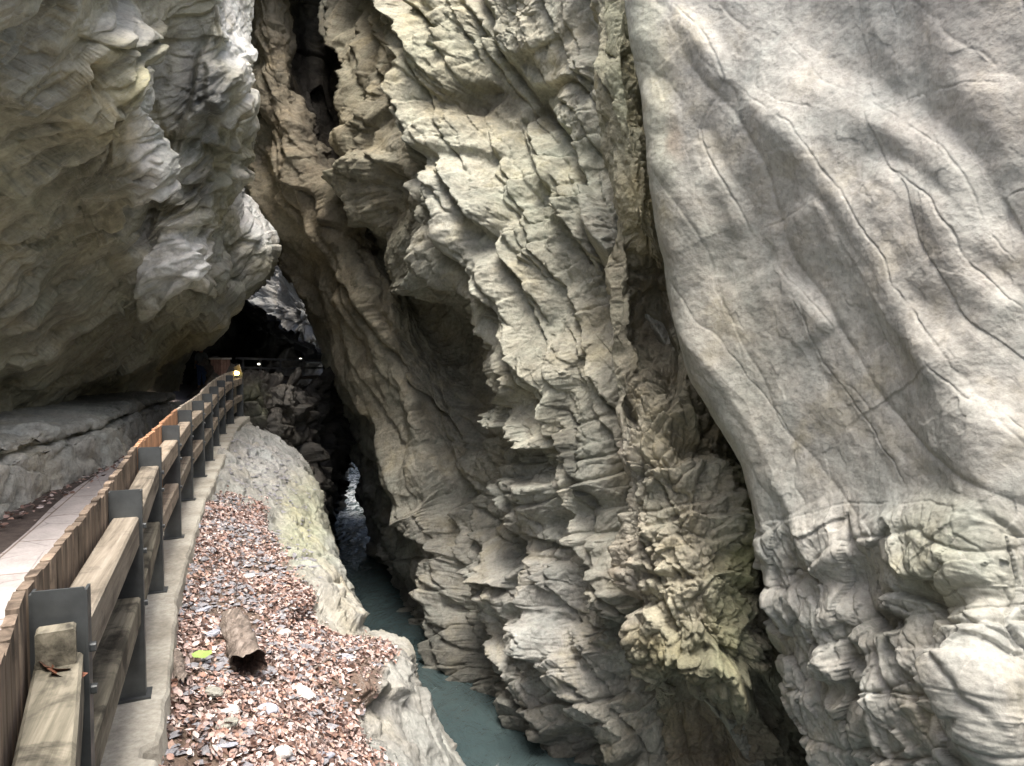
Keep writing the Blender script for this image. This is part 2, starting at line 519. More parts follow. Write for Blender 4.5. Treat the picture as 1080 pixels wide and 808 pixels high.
def build_pillar():
    Lf = [(618, -420, 12.6), (616, -60, 12.3), (617, 0, 12.2), (622, 90, 12.0), (632, 190, 11.9), (640, 255, 11.9), (648, 310, 11.9), (645, 400, 11.8),
          (645, 500, 11.6), (650, 570, 11.4), (657, 625, 11.2), (668, 672, 11.0), (684, 712, 11.1), (690, 742, 12.6), (700, 790, 12.9), (720, 900, 12.7), (760, 1100, 12.5), (800, 1400, 12.3)]
    Rt = [690, 690, 692, 704, 718, 730, 745, 775, 815, 835, 845, 856, 868, 875, 890, 930, 1000, 1070]
    rows = []
    for (x, y, d), r in zip(Lf, Rt):
        w = r - x
        rec = 1.3 * math.exp(-((y - 335) / 75.0) ** 2)
        rows.append([(x + 45, y, d + 4.5), (x + 10, y, d + 1.3), (x, y, d), (x + w * .2, y, d - .45 + rec * .8), (x + w * .42, y, d - .75 + rec), (x + w * .66, y, d - .55 + rec * .6),
                     (x + w * .85, y, d - .1 + .4 * rec), (r, y, d + .6), (r + 60, y, d + 1.5)])
    s = Surf(rows, 1.1); s.wobble(4, .05)
    s.disp += .22 * fbm(warp(s.q * np.array([.8, .8, .45], F32), .6), 4)
    f, e = facets(warp(s.q * np.array([1.6, 1.6, 1.1], F32), .6, 1.6), 1.3, .5)
    rough = np.clip(.5 + .4 * s.blob(680, 430, 40, 260, 0, .7) + .4 * sm(s.y, 300, 420), 0, 1.2) * (.35 + .65 * sm(s.x, 640, 670))
    f3, e3 = facets(warp(s.q * np.array([.8, .8, .6], F32), .2, 1.6), 1.5, .2, 28, .4)
    s.disp += rough * (.10 * f - .08 * np.exp(-(e / .05) ** 2)) + (.04 + .09 * sm(s.y, 380, 440)) * f3
    al, ac, nn = strata_axes(s, (628, 60, 12), (700, 620, 11.2), [-.5, -.85, .1])
    f, e = slabs(al, ac, nn, 1.1, .7, 4.1, .1); s.disp += .22 * f - .10 * e
    f, e = slabs(al, ac, nn, 3.4, .8, 6.3, .1); s.disp += .07 * f - .035 * e
    al, ac, nn = strata_axes(s, (660, 560, 11.2), (780, 520, 10.6), [-.5, -.85, .1], UPV)
    f, e = slabs(al, -ac, nn, 1.6, .9, 2.1, .1); s.disp += sm(s.y, 380, 460) * (.08 * f - .05 * e)
    f, e = facets(warp(s.q * 4.2, .5, 1.4), 1.0, .6)
    s.disp += rough * (.05 * f - .035 * np.exp(-(e / .08) ** 2))
    s.disp += .03 * fbm(s.q * 7, 4, .6)
    # holes
    for (x, y, rx, ry, a, an) in [(686, 335, 15, 34, -.45, 0), (700, 390, 14, 30, -.5, 30), (664, 430, 8, 26, -.35, 10),
                                  (636, 45, 8, 14, -.4, 0), (655, 520, 7, 12, -.3, 0), (725, 470, 24, 12, -.4, 25), (662, 640, 12, 16, -.35, 0), (700, 600, 24, 10, .2, -20), (690, 480, 30, 26, .25, 0)]:
        s.bump(x, y, rx, ry, a, an)
    S = s.step
    S([(650, 380), (670, 440), (660, 500), (668, 560), (660, 610)], .3, 30, 3, .12, 2.5, -1)
    S([(690, 400), (730, 440), (770, 500), (790, 560), (795, 620)], .35, 40, 4, .12, 3, 1)
    S([(690, 500), (730, 485), (770, 490)], .2, 30, 3, .08, 2, 1)
    S([(680, 560), (730, 540), (790, 545)], .2, 30, 3, .08, 2, 1)
    S([(670, 610), (720, 615), (770, 600), (800, 610)], .22, 30, 3, .08, 2, 1)
    S([(660, 640), (690, 640), (720, 680), (760, 690), (800, 720)], .3, 40, 4, .1, 2.5, 1)
    S([(735, 650), (770, 700), (800, 745), (830, 800)], .4, 40, 4, .1, 2.5, 1)
    s.joints(14, (640, 380, 800, 720), 60, 12, (40, 140), (.05, .15), (8, 24), 1.5, .1, 1.7, -1, 21)
    s.joints(10, (640, 420, 800, 720), -20, 14, (30, 90), (.03, .09), (8, 22), 1.5, .1, 1.7, 1, 22)
    s.disp -= .30

    t = np.tile(np.array([.34, .32, .245]), (len(s.q), 1))
    for (x, y, rx, ry, c, a) in [(665, 60, 40, 140, (.40, .39, .27), .7), (680, 200, 40, 70, (.42, .39, .27), .7), (650, 570, 30, 130, (.36, .33, .29), .7), (700, 540, 70, 50, (.35, .33, .265), .7),
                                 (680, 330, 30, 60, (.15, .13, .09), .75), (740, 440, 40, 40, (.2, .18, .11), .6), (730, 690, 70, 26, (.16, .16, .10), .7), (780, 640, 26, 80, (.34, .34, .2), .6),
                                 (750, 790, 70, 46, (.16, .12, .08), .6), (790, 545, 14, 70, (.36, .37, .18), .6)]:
        b = a * s.blob(x, y, rx, ry, 0, .7)[:, None]
        t = t * (1 - b) + b * np.array(c)
    return surf_object('rock_pillar', s, MAT_PILLAR, t, 'rough yellowish rock rib with pits and holes between the crags and the smooth cliff')


def build_gorge_wall():
    rows = [
        [(330, -420, 30), (258, -420, 23), (290, -420, 21.5), (335, -420, 25), (425, -420, 18.5), (500, -420, 17), (570, -420, 15.5), (640, -420, 14.2), (740, -420, 14)],
        [(320, -60, 30), (262, -60, 24), (287, -60, 21.5), (338, -60, 25.5), (425, -60, 18.5), (500, -60, 17), (570, -60, 15.5), (640, -60, 14.4), (740, -60, 14)],
        [(315, 20, 30), (265, 20, 24), (286, 20, 21.5), (340, 20, 25.8), (420, 20, 18.9), (500, 20, 17), (570, 20, 15.6), (640, 20, 14.5), (740, 20, 14)],
        [(318, 100, 30), (255, 100, 24), (297, 100, 21.5), (344, 100, 25.6), (398, 100, 19.4), (480, 100, 17.2), (570, 100, 16.0), (640, 100, 14.5), (740, 100, 14)],
        [(332, 200, 31), (250, 200, 24.5), (338, 200, 21.3), (368, 200, 24.2), (412, 205, 19.2), (475, 200, 17.1), (560, 200, 15.6), (640, 200, 14.3), (740, 200, 14)],
        [(352, 300, 32), (319, 300, 25), (382, 300, 21.3), (428, 300, 22.0), (474, 290, 18.9), (515, 300, 16.3), (572, 300, 15.1), (642, 300, 14), (740, 300, 13.8)],
        [(375, 400, 33), (357, 400, 26.5), (428, 400, 21), (484, 400, 20.7), (530, 395, 18), (556, 400, 15.7), (602, 400, 14.7), (648, 400, 13.8), (740, 400, 13.5)],
        [(432, 500, 38), (392, 500, 30), (450, 500, 21), (488, 490, 20.3), (530, 480, 17.3), (570, 480, 15.6), (612, 490, 14.7), (655, 500, 13.6), (750, 500, 13.3)],
        [(452, 585, 37), (412, 582, 29), (440, 580, 23.0), (490, 580, 19.8), (525, 570, 17.0), (570, 570, 15.6), (620, 570, 14.4), (670, 580, 13.4), (760, 580, 13.1)],
        [(455, 640, 30), (420, 634, 24), (445, 655, 21.4), (487, 655, 18.8), (522, 655, 16.9), (570, 655, 15.3), (630, 660, 14.0), (690, 670, 13.2), (780, 670, 13)],
        [(450, 668, 26), (420, 665, 23.5), (458, 696, 20.2), (494, 722, 18.3), (520, 752, 16.6), (552, 782, 15.0), (625, 790, 13.7), (700, 800, 13.0), (800, 800, 12.8)],
        [(470, 700, 27), (430, 700, 25), (465, 740, 21), (500, 780, 18.6), (530, 820, 16.8), (565, 860, 15.0), (640, 900, 13.6), (730, 930, 13.0), (840, 930, 12.8)],
    ]
    s = Surf(rows, .95); s.wobble(3.5, .04)
    fr = frame(W(480, 260, 17), W(640, 160, 14.5), [-.5, -.85, .1])
    q = s.q @ fr.T.astype(F32)
    rib = np.maximum(s.blob(370, 330, 60, 330, -24, .6), s.blob(305, 30, 55, 140, -8, .4))          # the brown sweeping rib is smoother
    panel = np.clip(s.blob(590, 370, 52, 95, -8, .5) + .8 * s.blob(575, 160, 30, 30), 0, 1)
    crag = np.clip(1 - .72 * rib - .8 * panel, .10, 1)
    lowm = sm(s.y + 3 * s.wx, 400, 470)
    qu = s.q @ frame(W(462, 330, 17.2), W(560, 100, 16.4), [-.5, -.85, .1]).T.astype(F32)
    ql = s.q @ frame(W(480, 560, 16.5), W(640, 520, 14.2), [-.5, -.85, .1]).T.astype(F32)
    q = qu
    s.disp += .42 * fbm(warp(s.q * .38, .6), 3) * (.5 + .5 * crag)

    def fac(k, ani_u, ani_l, wa, tilt, off):
        fu, eu = facets(warp(qu * np.array(ani_u, F32) * k, wa, 1.3), tilt, off)
        fl, el = facets(warp(ql * np.array(ani_l, F32) * k, wa, 1.3), tilt, off)
        return fu * (1 - lowm) + fl * lowm, np.where(lowm > .5, el, eu)
    f, e = fac(.5, (1, 1.1, 1.1), (1, 1.1, 1.1), .2, 1.5, .15)
    calm = np.clip(.35 + 1.5 * fbm(s.q * .45 + 4.4, 2), .12, 1.25)
    s.disp += crag * .22 * f
    f, e = fac(1.25, (1, 1.2, 1.1), (1, 1.15, 1.1), .25, 1.6, .22)
    s.disp += calm * crag * (.15 * f - .05 * np.exp(-(e / .04) ** 2) * (perlin(s.q * 1.1 + 7.) > -.05))
    f, e = fac(3.1, (1, 1.3, 1.2), (1, 1.2, 1.2), .25, 1.6, .3)
    s.disp += calm * (.15 + .85 * crag) * (.06 * f - .03 * np.exp(-(e / .05) ** 2) * (perlin(s.q * 1.9 + 3.) > 0))
    f, e = fac(7., (1, 1.4, 1.2), (1, 1.2, 1.2), .25, 1.6, .3)
    s.disp += calm * (.2 + .8 * crag) * .022 * f
    beds = np.clip(1 - .45 * panel, 0, 1)
    al, ac, nn = strata_axes(s, (450, 180, 18.5), (560, 430, 15.7), [-.5, -.85, .1])
    f, e = slabs(al, ac, nn, .42, .45, 1.7, .07, .14); s.disp += beds * (.85 * f - .40 * e)
    f, e = slabs(al, ac, nn, 1.3, .5, 5.2, .08, .18); s.disp += beds * (.27 * f - .12 * e)
    f, e = slabs(al, ac, nn, 4.2, .6, 9.4, .1, .2); s.disp += calm * beds * (.06 * f - .02 * e)
    al, ac, nn = strata_axes(s, (480, 545, 17), (600, 500, 14.8), [-.5, -.85, .1], UPV)
    f, e = slabs(al, -ac, nn, .8, .8, 2.6, .08); s.disp += crag * (.10 + .90 * lowm) * (.28 * f - .10 * e)
    f, e = slabs(al, -ac, nn, 2.6, .8, 7.7, .1); s.disp += crag * (.2 + .8 * lowm) * (.09 * f - .04 * e)
    qr = s.q @ frame(W(300, 60, 22), W(440, 430, 21), [-.5, -.85, 0]).T.astype(F32)
    fine_u = fbm(qu * np.array([2.0, 5., 3.5], F32), 4, .6); fine_r = fbm(qr * np.array([1.2, 5., 3.5], F32), 4, .6)
    s.disp += (.03 + .03 * crag) * (fine_u * (1 - rib) + fine_r * rib)
    s.disp += (1 - rib) * (1 - lowm) * .10 * fbm(warp(s.q * np.array([.8, .8, .2], F32), .4), 3, .5, True)
    s.disp += rib * .20 * fbm(warp(qr * np.array([.22, .8, .5], F32), .5), 4, .5, True)
    S = s.step
    S([(450, 178), (458, 222), (470, 255), (480, 278), (500, 300), (517, 318), (530, 350), (540, 386), (552, 430)], .9, 60, 4, .3, 4, -1)
    S([(446, -30), (450, 60), (440, 120), (446, 178)], .9, 60, 6, .2, 4, -1)
    S([(402, 150), (385, 190), (400, 230), (420, 290), (440, 320)], .55, 40, 5, .2, 3, -1)
    S([(300, -30), (312, 90), (350, 190), (400, 320), (445, 420), (478, 530), (500, 640)], .6, 40, 8, .15, 5, 1, .02)
    s.bump(424, 208, 13, 34, -.8, -8, 4)
    for (x, y, rx, ry, a, an) in [(496, 106, 24, 12, -.55, -35), (548, 100, 16, 12, -.25, 0), (566, 118, 12, 18, -.35, 0), (470, 350, 36, 40, -.8, 20), (500, 400, 26, 60, -.6, 0),
                                  (592, 490, 22, 16, -.7, 0), (497, 650, 9, 60, -.9, -6), (470, 590, 12, 50, -.5, -15), (545, 240, 8, 40, -.4, 20), (515, 240, 22, 30, .3, 30), (500, 265, 26, 40, .25, 0),
                                  (540, 620, 36, 20, .5, 0), (620, 700, 40, 60, .4, 10), (580, 520, 40, 30, .35, 0), (335, 150, 22, 70, -.25, -15)]:
        s.bump(x, y, rx, ry, a, an)
    S([(548, 262), (575, 232), (600, 212), (626, 196)], .35, 30, 3, .22, 2.5, 1)
    S([(562, 276), (590, 250), (615, 226)], .22, 26, 3, .14, 2.2, 1)
    S([(530, 130), (560, 92), (600, 84), (625, 96)], .28, 40, 3, .2, 3, -1)
    S([(478, 115), (500, 92), (520, 86)], .28, 40, 3, .2, 3, -1)
    S([(533, 440), (548, 452), (562, 450), (570, 468), (590, 468), (612, 470)], .75, 70, 4, .2, 3, -1)
    S([(478, 545), (520, 516), (566, 504), (600, 508)], .25, 40, 3, .16, 2.2, 1)
    S([(505, 606), (530, 614), (552, 618), (566, 598)], .45, 40, 3, .2, 2.5, -1)
    S([(560, 560), (600, 575), (640, 570)], .35, 40, 3, .18, 2.5, -1)
    S([(540, 690), (580, 700), (610, 690)], .4, 40, 3, .18, 2.5, -1)
    S([(600, 640), (620, 690), (640, 740), (680, 800)], .4, 40, 4, .18, 3, 1)
    S([(606, 415), (622, 450), (634, 490), (645, 538)], .12, 40, 3, .16, 2.4, 1)
    S([(520, 620), (524, 680), (545, 730), (570, 790)], .5, 50, 4, .2, 3, -1)
    S([(575, 640), (590, 600), (600, 560)], .3, 30, 3, .16, 2.5, 1)
    s.joints(40, (400, -20, 650, 460), 62, 9, (90, 320), (.08, .30), (12, 38), 1.6, .16, 1.8, -1, 3)
    s.joints(24, (470, 440, 660, 780), 58, 12, (60, 200), (.06, .22), (12, 34), 1.6, .16, 1.8, -1, 4)
    s.joints(22, (480, 440, 660, 790), -28, 12, (40, 130), (.04, .15), (10, 30), 1.6, .14, 1.8, 1, 5)
    s.joints(16, (400, -20, 640, 420), -34, 10, (40, 120), (.04, .14), (10, 28), 1.6, .12, 1.8, 1, 6)
    s.joints(16, (270, 0, 420, 420), 68, 6, (80, 220), (.12, .36), (12, 30), 2, .12, 2, -1, 7)
    s.joints(16, (370, 380, 480, 640), 64, 8, (60, 180), (.12, .36), (12, 30), 2, .12, 2, -1, 8)
    s.disp -= .54

    t = np.tile(np.array([.345, .338, .285]), (len(s.q), 1))
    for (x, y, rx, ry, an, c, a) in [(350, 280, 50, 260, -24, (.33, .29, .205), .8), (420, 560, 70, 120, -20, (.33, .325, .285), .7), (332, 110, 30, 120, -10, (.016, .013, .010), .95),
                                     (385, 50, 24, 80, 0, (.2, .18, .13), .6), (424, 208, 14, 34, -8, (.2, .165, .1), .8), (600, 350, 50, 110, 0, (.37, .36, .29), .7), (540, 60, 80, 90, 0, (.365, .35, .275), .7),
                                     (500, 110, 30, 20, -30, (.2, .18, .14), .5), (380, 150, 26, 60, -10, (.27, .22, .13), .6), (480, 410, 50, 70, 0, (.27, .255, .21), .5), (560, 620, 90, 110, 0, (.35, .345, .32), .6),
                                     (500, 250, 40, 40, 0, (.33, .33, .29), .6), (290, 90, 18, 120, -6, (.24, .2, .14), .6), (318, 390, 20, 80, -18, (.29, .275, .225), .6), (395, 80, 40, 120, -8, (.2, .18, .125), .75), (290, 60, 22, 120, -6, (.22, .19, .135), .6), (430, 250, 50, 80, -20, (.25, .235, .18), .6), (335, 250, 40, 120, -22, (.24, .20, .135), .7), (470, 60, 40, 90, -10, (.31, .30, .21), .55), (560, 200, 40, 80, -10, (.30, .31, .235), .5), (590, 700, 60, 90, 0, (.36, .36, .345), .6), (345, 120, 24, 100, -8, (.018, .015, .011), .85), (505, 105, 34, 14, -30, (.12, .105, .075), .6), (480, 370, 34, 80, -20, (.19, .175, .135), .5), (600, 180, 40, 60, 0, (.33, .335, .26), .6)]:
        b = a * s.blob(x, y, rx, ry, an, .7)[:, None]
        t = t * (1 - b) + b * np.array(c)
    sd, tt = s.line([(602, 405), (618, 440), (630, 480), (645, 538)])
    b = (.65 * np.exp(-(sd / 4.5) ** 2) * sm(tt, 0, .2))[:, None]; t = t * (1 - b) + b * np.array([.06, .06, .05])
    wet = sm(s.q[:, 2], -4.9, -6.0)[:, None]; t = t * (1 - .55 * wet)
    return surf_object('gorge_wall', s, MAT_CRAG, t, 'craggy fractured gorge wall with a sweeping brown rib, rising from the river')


def build_overhang():
    #        far left      left frame                                nose / lips                  silhouette   back
    rows = [
        [(-700, -420, 2.8), (-150, -420, 4.0), (0, -420, 4.9), (60, -420, 5.8), (115, -420, 6.6), (150, -420, 7.6), (190, -420, 8.6), (225, -420, 9.3), (255, -420, 10.4), (262, -420, 12.5), (235, -420, 22), (262, -420, 34)],
        [(-700, -60, 3.2), (-150, -60, 4.4), (0, -60, 5.2), (60, -60, 6.2), (110, -60, 7.0), (150, -60, 8.2), (190, -60, 9.4), (230, -60, 9.8), (255, -60, 11), (264, -60, 13), (235, -60, 22), (262, -60, 34)],
        [(-700, 30, 3.5), (-150, 30, 4.7), (0, 30, 5.6), (55, 30, 6.6), (100, 30, 7.2), (150, 30, 8.7), (200, 20, 10.0), (240, 10, 10.2), (262, 30, 11.2), (268, 50, 13), (235, 60, 22), (258, 60, 34)],
        [(-700, 110, 3.8), (-150, 110, 5.2), (0, 110, 6.4), (60, 110, 7.4), (105, 110, 7.9), (137, 110, 8.1), (165, 120, 10.2), (222, 105, 10.4), (258, 100, 11.0), (271, 110, 12.5), (235, 120, 22), (250, 120, 34)],
        [(-700, 180, 4.0), (-150, 180, 5.8), (0, 180, 7.2), (60, 180, 8.1), (105, 180, 8.5), (137, 175, 8.7), (160, 190, 10.6), (200, 180, 10.8), (244, 165, 12.0), (252, 172, 15.5), (235, 180, 22), (245, 170, 34)],
        [(-700, 240, 4.3), (-150, 240, 6.4), (0, 240, 8.0), (55, 240, 8.8), (100, 240, 9.2), (125, 235, 9.5), (152, 245, 11.0), (190, 245, 11.0), (222, 235, 12.0), (260, 222, 16.0), (281, 238, 17.0), (268, 225, 34)],
        [(-700, 300, 4.6), (-150, 300, 6.9), (0, 300, 8.6), (55, 295, 9.5), (100, 290, 10.4), (130, 290, 10.9), (148, 300, 11.2), (190, 298, 11.2), (220, 282, 12.0), (260, 262, 16.0), (287, 268, 16.8), (266, 262, 34)],
        [(-700, 350, 4.9), (-150, 350, 7.4), (0, 350, 9.2), (50, 345, 10.2), (95, 335, 11.3), (122, 332, 11.8), (142, 328, 11.8), (185, 322, 12.3), (215, 315, 13.6), (238, 312, 16.4), (264, 302, 17.6), (246, 292, 34)],
        [(-700, 400, 5.3), (-150, 400, 8.0), (0, 395, 9.9), (45, 390, 11.0), (85, 380, 12.3), (110, 375, 13.0), (135, 368, 13.5), (165, 358, 14.6), (180, 354, 15.6), (196, 349, 17.0), (211, 342, 18.6), (200, 326, 34)],
        [(-700, 450, 6.0), (-150, 445, 8.8), (0, 425, 10.4), (45, 420, 11.6), (80, 415, 13.0), (105, 408, 14.0), (130, 402, 14.8), (150, 395, 15.8), (158, 390, 17.0), (172, 386, 18.4), (183, 376, 20), (168, 356, 34)],
        [(-700, 520, 6.6), (-150, 480, 9.3), (0, 455, 10.6), (45, 445, 12.0), (80, 438, 13.5), (105, 432, 14.8), (130, 428, 15.8), (150, 424, 16.8), (155, 420, 18.0), (166, 418, 19.2), (173, 411, 21), (158, 402, 34)],
    ]
    s = Surf(rows, 1.1); s.wobble(3, .04)
    fr = frame(W(150, 290, 11), W(20, 395, 9.8), [.7, -.6, -.3])
    q = s.q @ fr.T.astype(F32)
    nose = np.clip(s.blob(215, 180, 48, 150, 12, .4), 0, 1)
    tail = s.blob(230, 330, 70, 70, 0, .5)
    s.disp += .09 * fbm(warp(s.q * .5, .5), 3)
    # thin slabs, edges running down to the left
    al, ac, nn = strata_axes(s, (150, 290, 11), (20, 395, 9.8), [.7, -.6, -.3], RGT - UPV)
    k = 1 - .55 * nose
    f, e = slabs(al, -ac, nn, .5, .4, 3.9, .06, .15); s.disp += k * (.42 * f - .14 * e)
    f, e = slabs(al, -ac, nn, 2.0, .45, 6.1, .07, .2); s.disp += k * (.12 * f - .05 * e)
    f, e = slabs(al, -ac, nn, 5., .5, 8.8, .1, .2); s.disp += k * (.035 * f - .012 * e)
    f, e = slabs(al, -ac, nn, 13., .6, 4.4, .12, .2); s.disp += (k + .2) * (.009 * f - .003 * e)
    f, e = facets(warp(q * np.array([.4, .9, .7], F32), .15, 1.4), 1.7, .12, 30, .4); s.disp += (k + .3 * nose) * .22 * f
    s.disp += .012 * fbm(q * np.array([3., 10., 8.], F32), 3, .55)
    low = sm(s.y, 380, 425)
    s.disp += low * .18 * fbm(warp(s.q * 1.6, .4), 3)
    f, e = facets(warp(s.q * np.array([1.2, 1.2, 1.5], F32), .4, 1.5), .8, .5)
    s.disp += nose * (.15 * f) + nose * .03 * fbm(s.q * np.array([2.5, 2.5, 5.], F32), 4, .55)
    S = s.step
    S([(153, 20), (147, 60), (140, 110), (151, 145), (142, 180), (132, 205), (112, 262)], .28, 26, 2.5, .12, 3, 1)
    S([(85, 40), (110, 48), (130, 42), (155, 45)], .08, 26, 3, .08, 2, -1)
    S([(84, 60), (92, 90), (110, 100)], .12, 30, 3, .08, 2, 1)
    S([(200, 230), (222, 195), (246, 168)], .2, 40, 3, .1, 2.5, 1)
    S([(216, 60), (214, 100), (226, 130), (215, 150)], .12, 40, 4, .05, 2.5, -1)
    S([(175, 150), (200, 145), (245, 160)], .14, 40, 3, .05, 2.5, -1)
    S([(165, 235), (190, 240), (215, 236)], .12, 30, 3, .05, 2.5, -1)
    S([(0, 115), (50, 60), (75, 20), (90, -20)], .16, 60, 4, .1, 2.2, 1)
    S([(0, 200), (40, 160), (84, 100), (110, 60)], .12, 50, 3, .06, 2, 1)
    S([(0, 262), (40, 225), (80, 170), (105, 130)], .14, 50, 3, .08, 2, 1)
    S([(0, 330), (60, 300), (110, 268)], .16, 50, 3, .08, 2, 1)
    S([(0, 380), (60, 345), (120, 300)], .16, 50, 3, .08, 2, 1)
    S([(20, 400), (80, 360), (140, 330)], .14, 40, 3, .08, 2, 1)
    S([(200, 395), (240, 345), (285, 300)], .16, 40, 3, .06, 2, 1)
    S([(143, 330), (165, 312), (190, 302), (216, 308), (224, 290)], .35, 45, 2.5, .12, 3, -1)
    S([(178, 240), (152, 290), (143, 325)], .2, 40, 3, .1, 2.5, -1)
    S([(232, 20), (208, 60), (200, 110), (176, 160), (165, 200), (160, 250)], .25, 50, 3, .12, 3, -1)
    S([(150, 405), (180, 370), (222, 310)], .22, 50, 3, .1, 2, 1)
    S([(200, 350), (240, 300), (278, 270)], .08, 30, 2, .04, 2, 1)
    s.bump(92, 80, 10, 16, -.2); s.bump(212, 285, 12, 5, -.15)
    s.joints(44, (-40, 60, 240, 400), 139, 6, (90, 300), (.05, .17), (12, 42), 1.4, .05, 1.5, -1, 11)
    s.joints(14, (60, -20, 250, 200), 112, 8, (50, 140), (.05, .14), (10, 30), 1.4, .05, 1.5, -1, 12)
    s.joints(12, (190, 250, 285, 390), 138, 5, (60, 140), (.05, .14), (10, 30), 1.4, .05, 1.5, -1, 13)
    s.disp -= .30

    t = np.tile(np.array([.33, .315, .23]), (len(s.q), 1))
    for (x, y, rx, ry, an, c, a) in [(141, 150, 11, 70, 8, (.68, .67, .61), .9), (130, 22, 26, 18, -10, (.48, .47, .42), .8), (258, 50, 15, 80, -5, (.72, .72, .68), .9), (205, 90, 36, 60, 15, (.36, .36, .32), .8),  # white blobs: polished rock, brightened to carry the light catching these edges
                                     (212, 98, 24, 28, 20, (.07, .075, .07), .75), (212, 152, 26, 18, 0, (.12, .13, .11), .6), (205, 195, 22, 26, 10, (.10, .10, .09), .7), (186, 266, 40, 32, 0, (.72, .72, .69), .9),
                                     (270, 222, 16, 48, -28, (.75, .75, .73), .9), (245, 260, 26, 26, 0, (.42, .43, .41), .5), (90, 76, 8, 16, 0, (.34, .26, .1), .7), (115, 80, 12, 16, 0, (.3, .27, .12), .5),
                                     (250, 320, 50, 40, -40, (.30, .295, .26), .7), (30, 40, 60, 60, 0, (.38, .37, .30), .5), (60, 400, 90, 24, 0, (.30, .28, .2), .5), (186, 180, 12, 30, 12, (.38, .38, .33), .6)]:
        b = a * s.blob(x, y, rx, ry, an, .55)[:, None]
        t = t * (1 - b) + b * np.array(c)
    return surf_object('overhanging_cliff', s, MAT_LEFT, t, 'olive brown overhanging cliff with diagonal layering and white polished edges with painted highlights above the walkway')


def build_cave():
    # rocky bank under the far footbridge, dark
    rows = [
        [(225, 372, 17.5), (262, 386, 19), (290, 392, 21.5), (318, 391, 23.5), (345, 396, 26), (372, 400, 30)],
        [(225, 390, 17.0), (262, 394, 18.3), (290, 398, 20.5), (318, 396, 22.5), (342, 402, 25), (372, 405, 30)],
        [(225, 420, 16.6), (262, 422, 17.6), (290, 425, 19.5), (315, 424, 21.6), (345, 432, 25), (378, 430, 30)],
        [(230, 460, 16.4), (265, 462, 17.4), (295, 465, 19.4), (325, 470, 22.6), (352, 475, 26), (384, 470, 32)],
        [(240, 500, 16.2), (275, 505, 17.4), (310, 510, 20), (338, 515, 24.0), (352, 512, 29), (371, 500, 40)],
        [(250, 560, 16.2), (290, 570, 18), (322, 575, 22), (338, 572, 26), (346, 572, 30), (353, 536, 42)],
        [(270, 640, 18), (300, 640, 21), (322, 630, 25), (336, 615, 29), (342, 595, 34), (340, 570, 46)],
    ]
    s = Surf(rows, 1.0); s.wobble(5, .08)
    f, e = facets(warp(s.q * .6, .5), 1.1, .6); s.disp += .5 * f - .3 * np.exp(-(e / .06) ** 2)
    f, e = facets(warp(s.q * 1.7, .5), 1.1, .6); s.disp += .22 * f - .1 * np.exp(-(e / .06) ** 2)
    s.disp += .08 * fbm(s.q * 3, 4, .6)
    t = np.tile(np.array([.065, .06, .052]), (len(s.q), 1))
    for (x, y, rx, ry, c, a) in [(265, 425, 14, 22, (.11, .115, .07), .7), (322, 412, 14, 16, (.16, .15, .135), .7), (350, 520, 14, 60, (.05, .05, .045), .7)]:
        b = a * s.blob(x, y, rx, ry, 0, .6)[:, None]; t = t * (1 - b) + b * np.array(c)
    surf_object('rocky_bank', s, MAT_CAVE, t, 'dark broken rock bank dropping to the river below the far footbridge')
    # the shut back of the cave and its roof
    rows = [
        [(60, 285, 21), (150, 285, 22), (205, 295, 23), (238, 302, 24), (262, 322, 25), (288, 344, 26.5), (322, 364, 28), (345, 374, 29)],
        [(60, 292, 27), (150, 292, 28), (207, 300, 29), (240, 314, 30), (264, 335, 31), (290, 355, 32), (325, 372, 33), (345, 376, 34)],
        [(60, 325, 29), (150, 325, 31), (215, 325, 32.5), (248, 332, 33), (270, 346, 33), (296, 362, 33), (328, 376, 33.5), (345, 380, 34.5)],
        [(60, 380, 29), (150, 375, 31), (215, 370, 33), (255, 370, 34), (280, 370, 34), (305, 374, 34.5), (335, 380, 35), (346, 384, 36)],
        [(60, 425, 29), (150, 420, 31), (215, 415, 33), (255, 415, 34), (280, 415, 34), (305, 415, 35), (335, 420, 36), (347, 425, 37)],
        [(60, 520, 32), (150, 520, 34), (215, 520, 36), (255, 520, 40), (280, 520, 44), (305, 520, 47), (338, 520, 50), (348, 520, 52)],
    ]
    s = Surf(rows, 1.1); s.wobble(4, .08)
    f, e = facets(warp(s.q * .35, .5), 1.1, .6); s.disp += .4 * f
    f, e = facets(warp(s.q * 1.1, .5), 1.1, .6); s.disp += .2 * f
    t = np.tile(np.array([.06, .055, .048]), (len(s.q), 1))  # low tint all over, nearly black
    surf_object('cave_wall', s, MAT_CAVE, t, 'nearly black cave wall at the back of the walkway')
    # bright rock beyond, open to the sky
    rows = [
        [(190, 60, 52), (240, 60, 46), (290, 60, 42), (340, 60, 41), (420, 60, 44)],
        [(190, 180, 52), (240, 180, 46), (290, 180, 41), (340, 180, 40), (420, 180, 44)],
        [(190, 280, 52), (240, 280, 44), (290, 280, 39.5), (340, 280, 38.5), (420, 280, 44)],
        [(190, 340, 52), (240, 340, 43), (290, 335, 38), (330, 345, 37), (420, 340, 44)],
        [(190, 395, 54), (240, 395, 46), (290, 395, 42), (340, 395, 42), (420, 395, 46)],
        [(190, 450, 60), (240, 450, 56), (290, 450, 52), (340, 450, 52), (420, 450, 54)],
        [(190, 518, 66), (240, 518, 62), (290, 518, 60), (340, 518, 60), (420, 518, 60)],
    ]
    s = Surf(rows, 1.2); s.wobble(4, .08)
    f, e = facets(warp(s.q * .5, .5), 1.2, .7); s.disp += .9 * f
    s.disp += .8 * fbm(warp(s.q * .9, .6), 5, .65)
    f, e = facets(warp(s.q * 1.2, .5), 1.4, .9); s.disp += .5 * f
    t = np.tile(np.array([.17, .167, .155]), (len(s.q), 1))
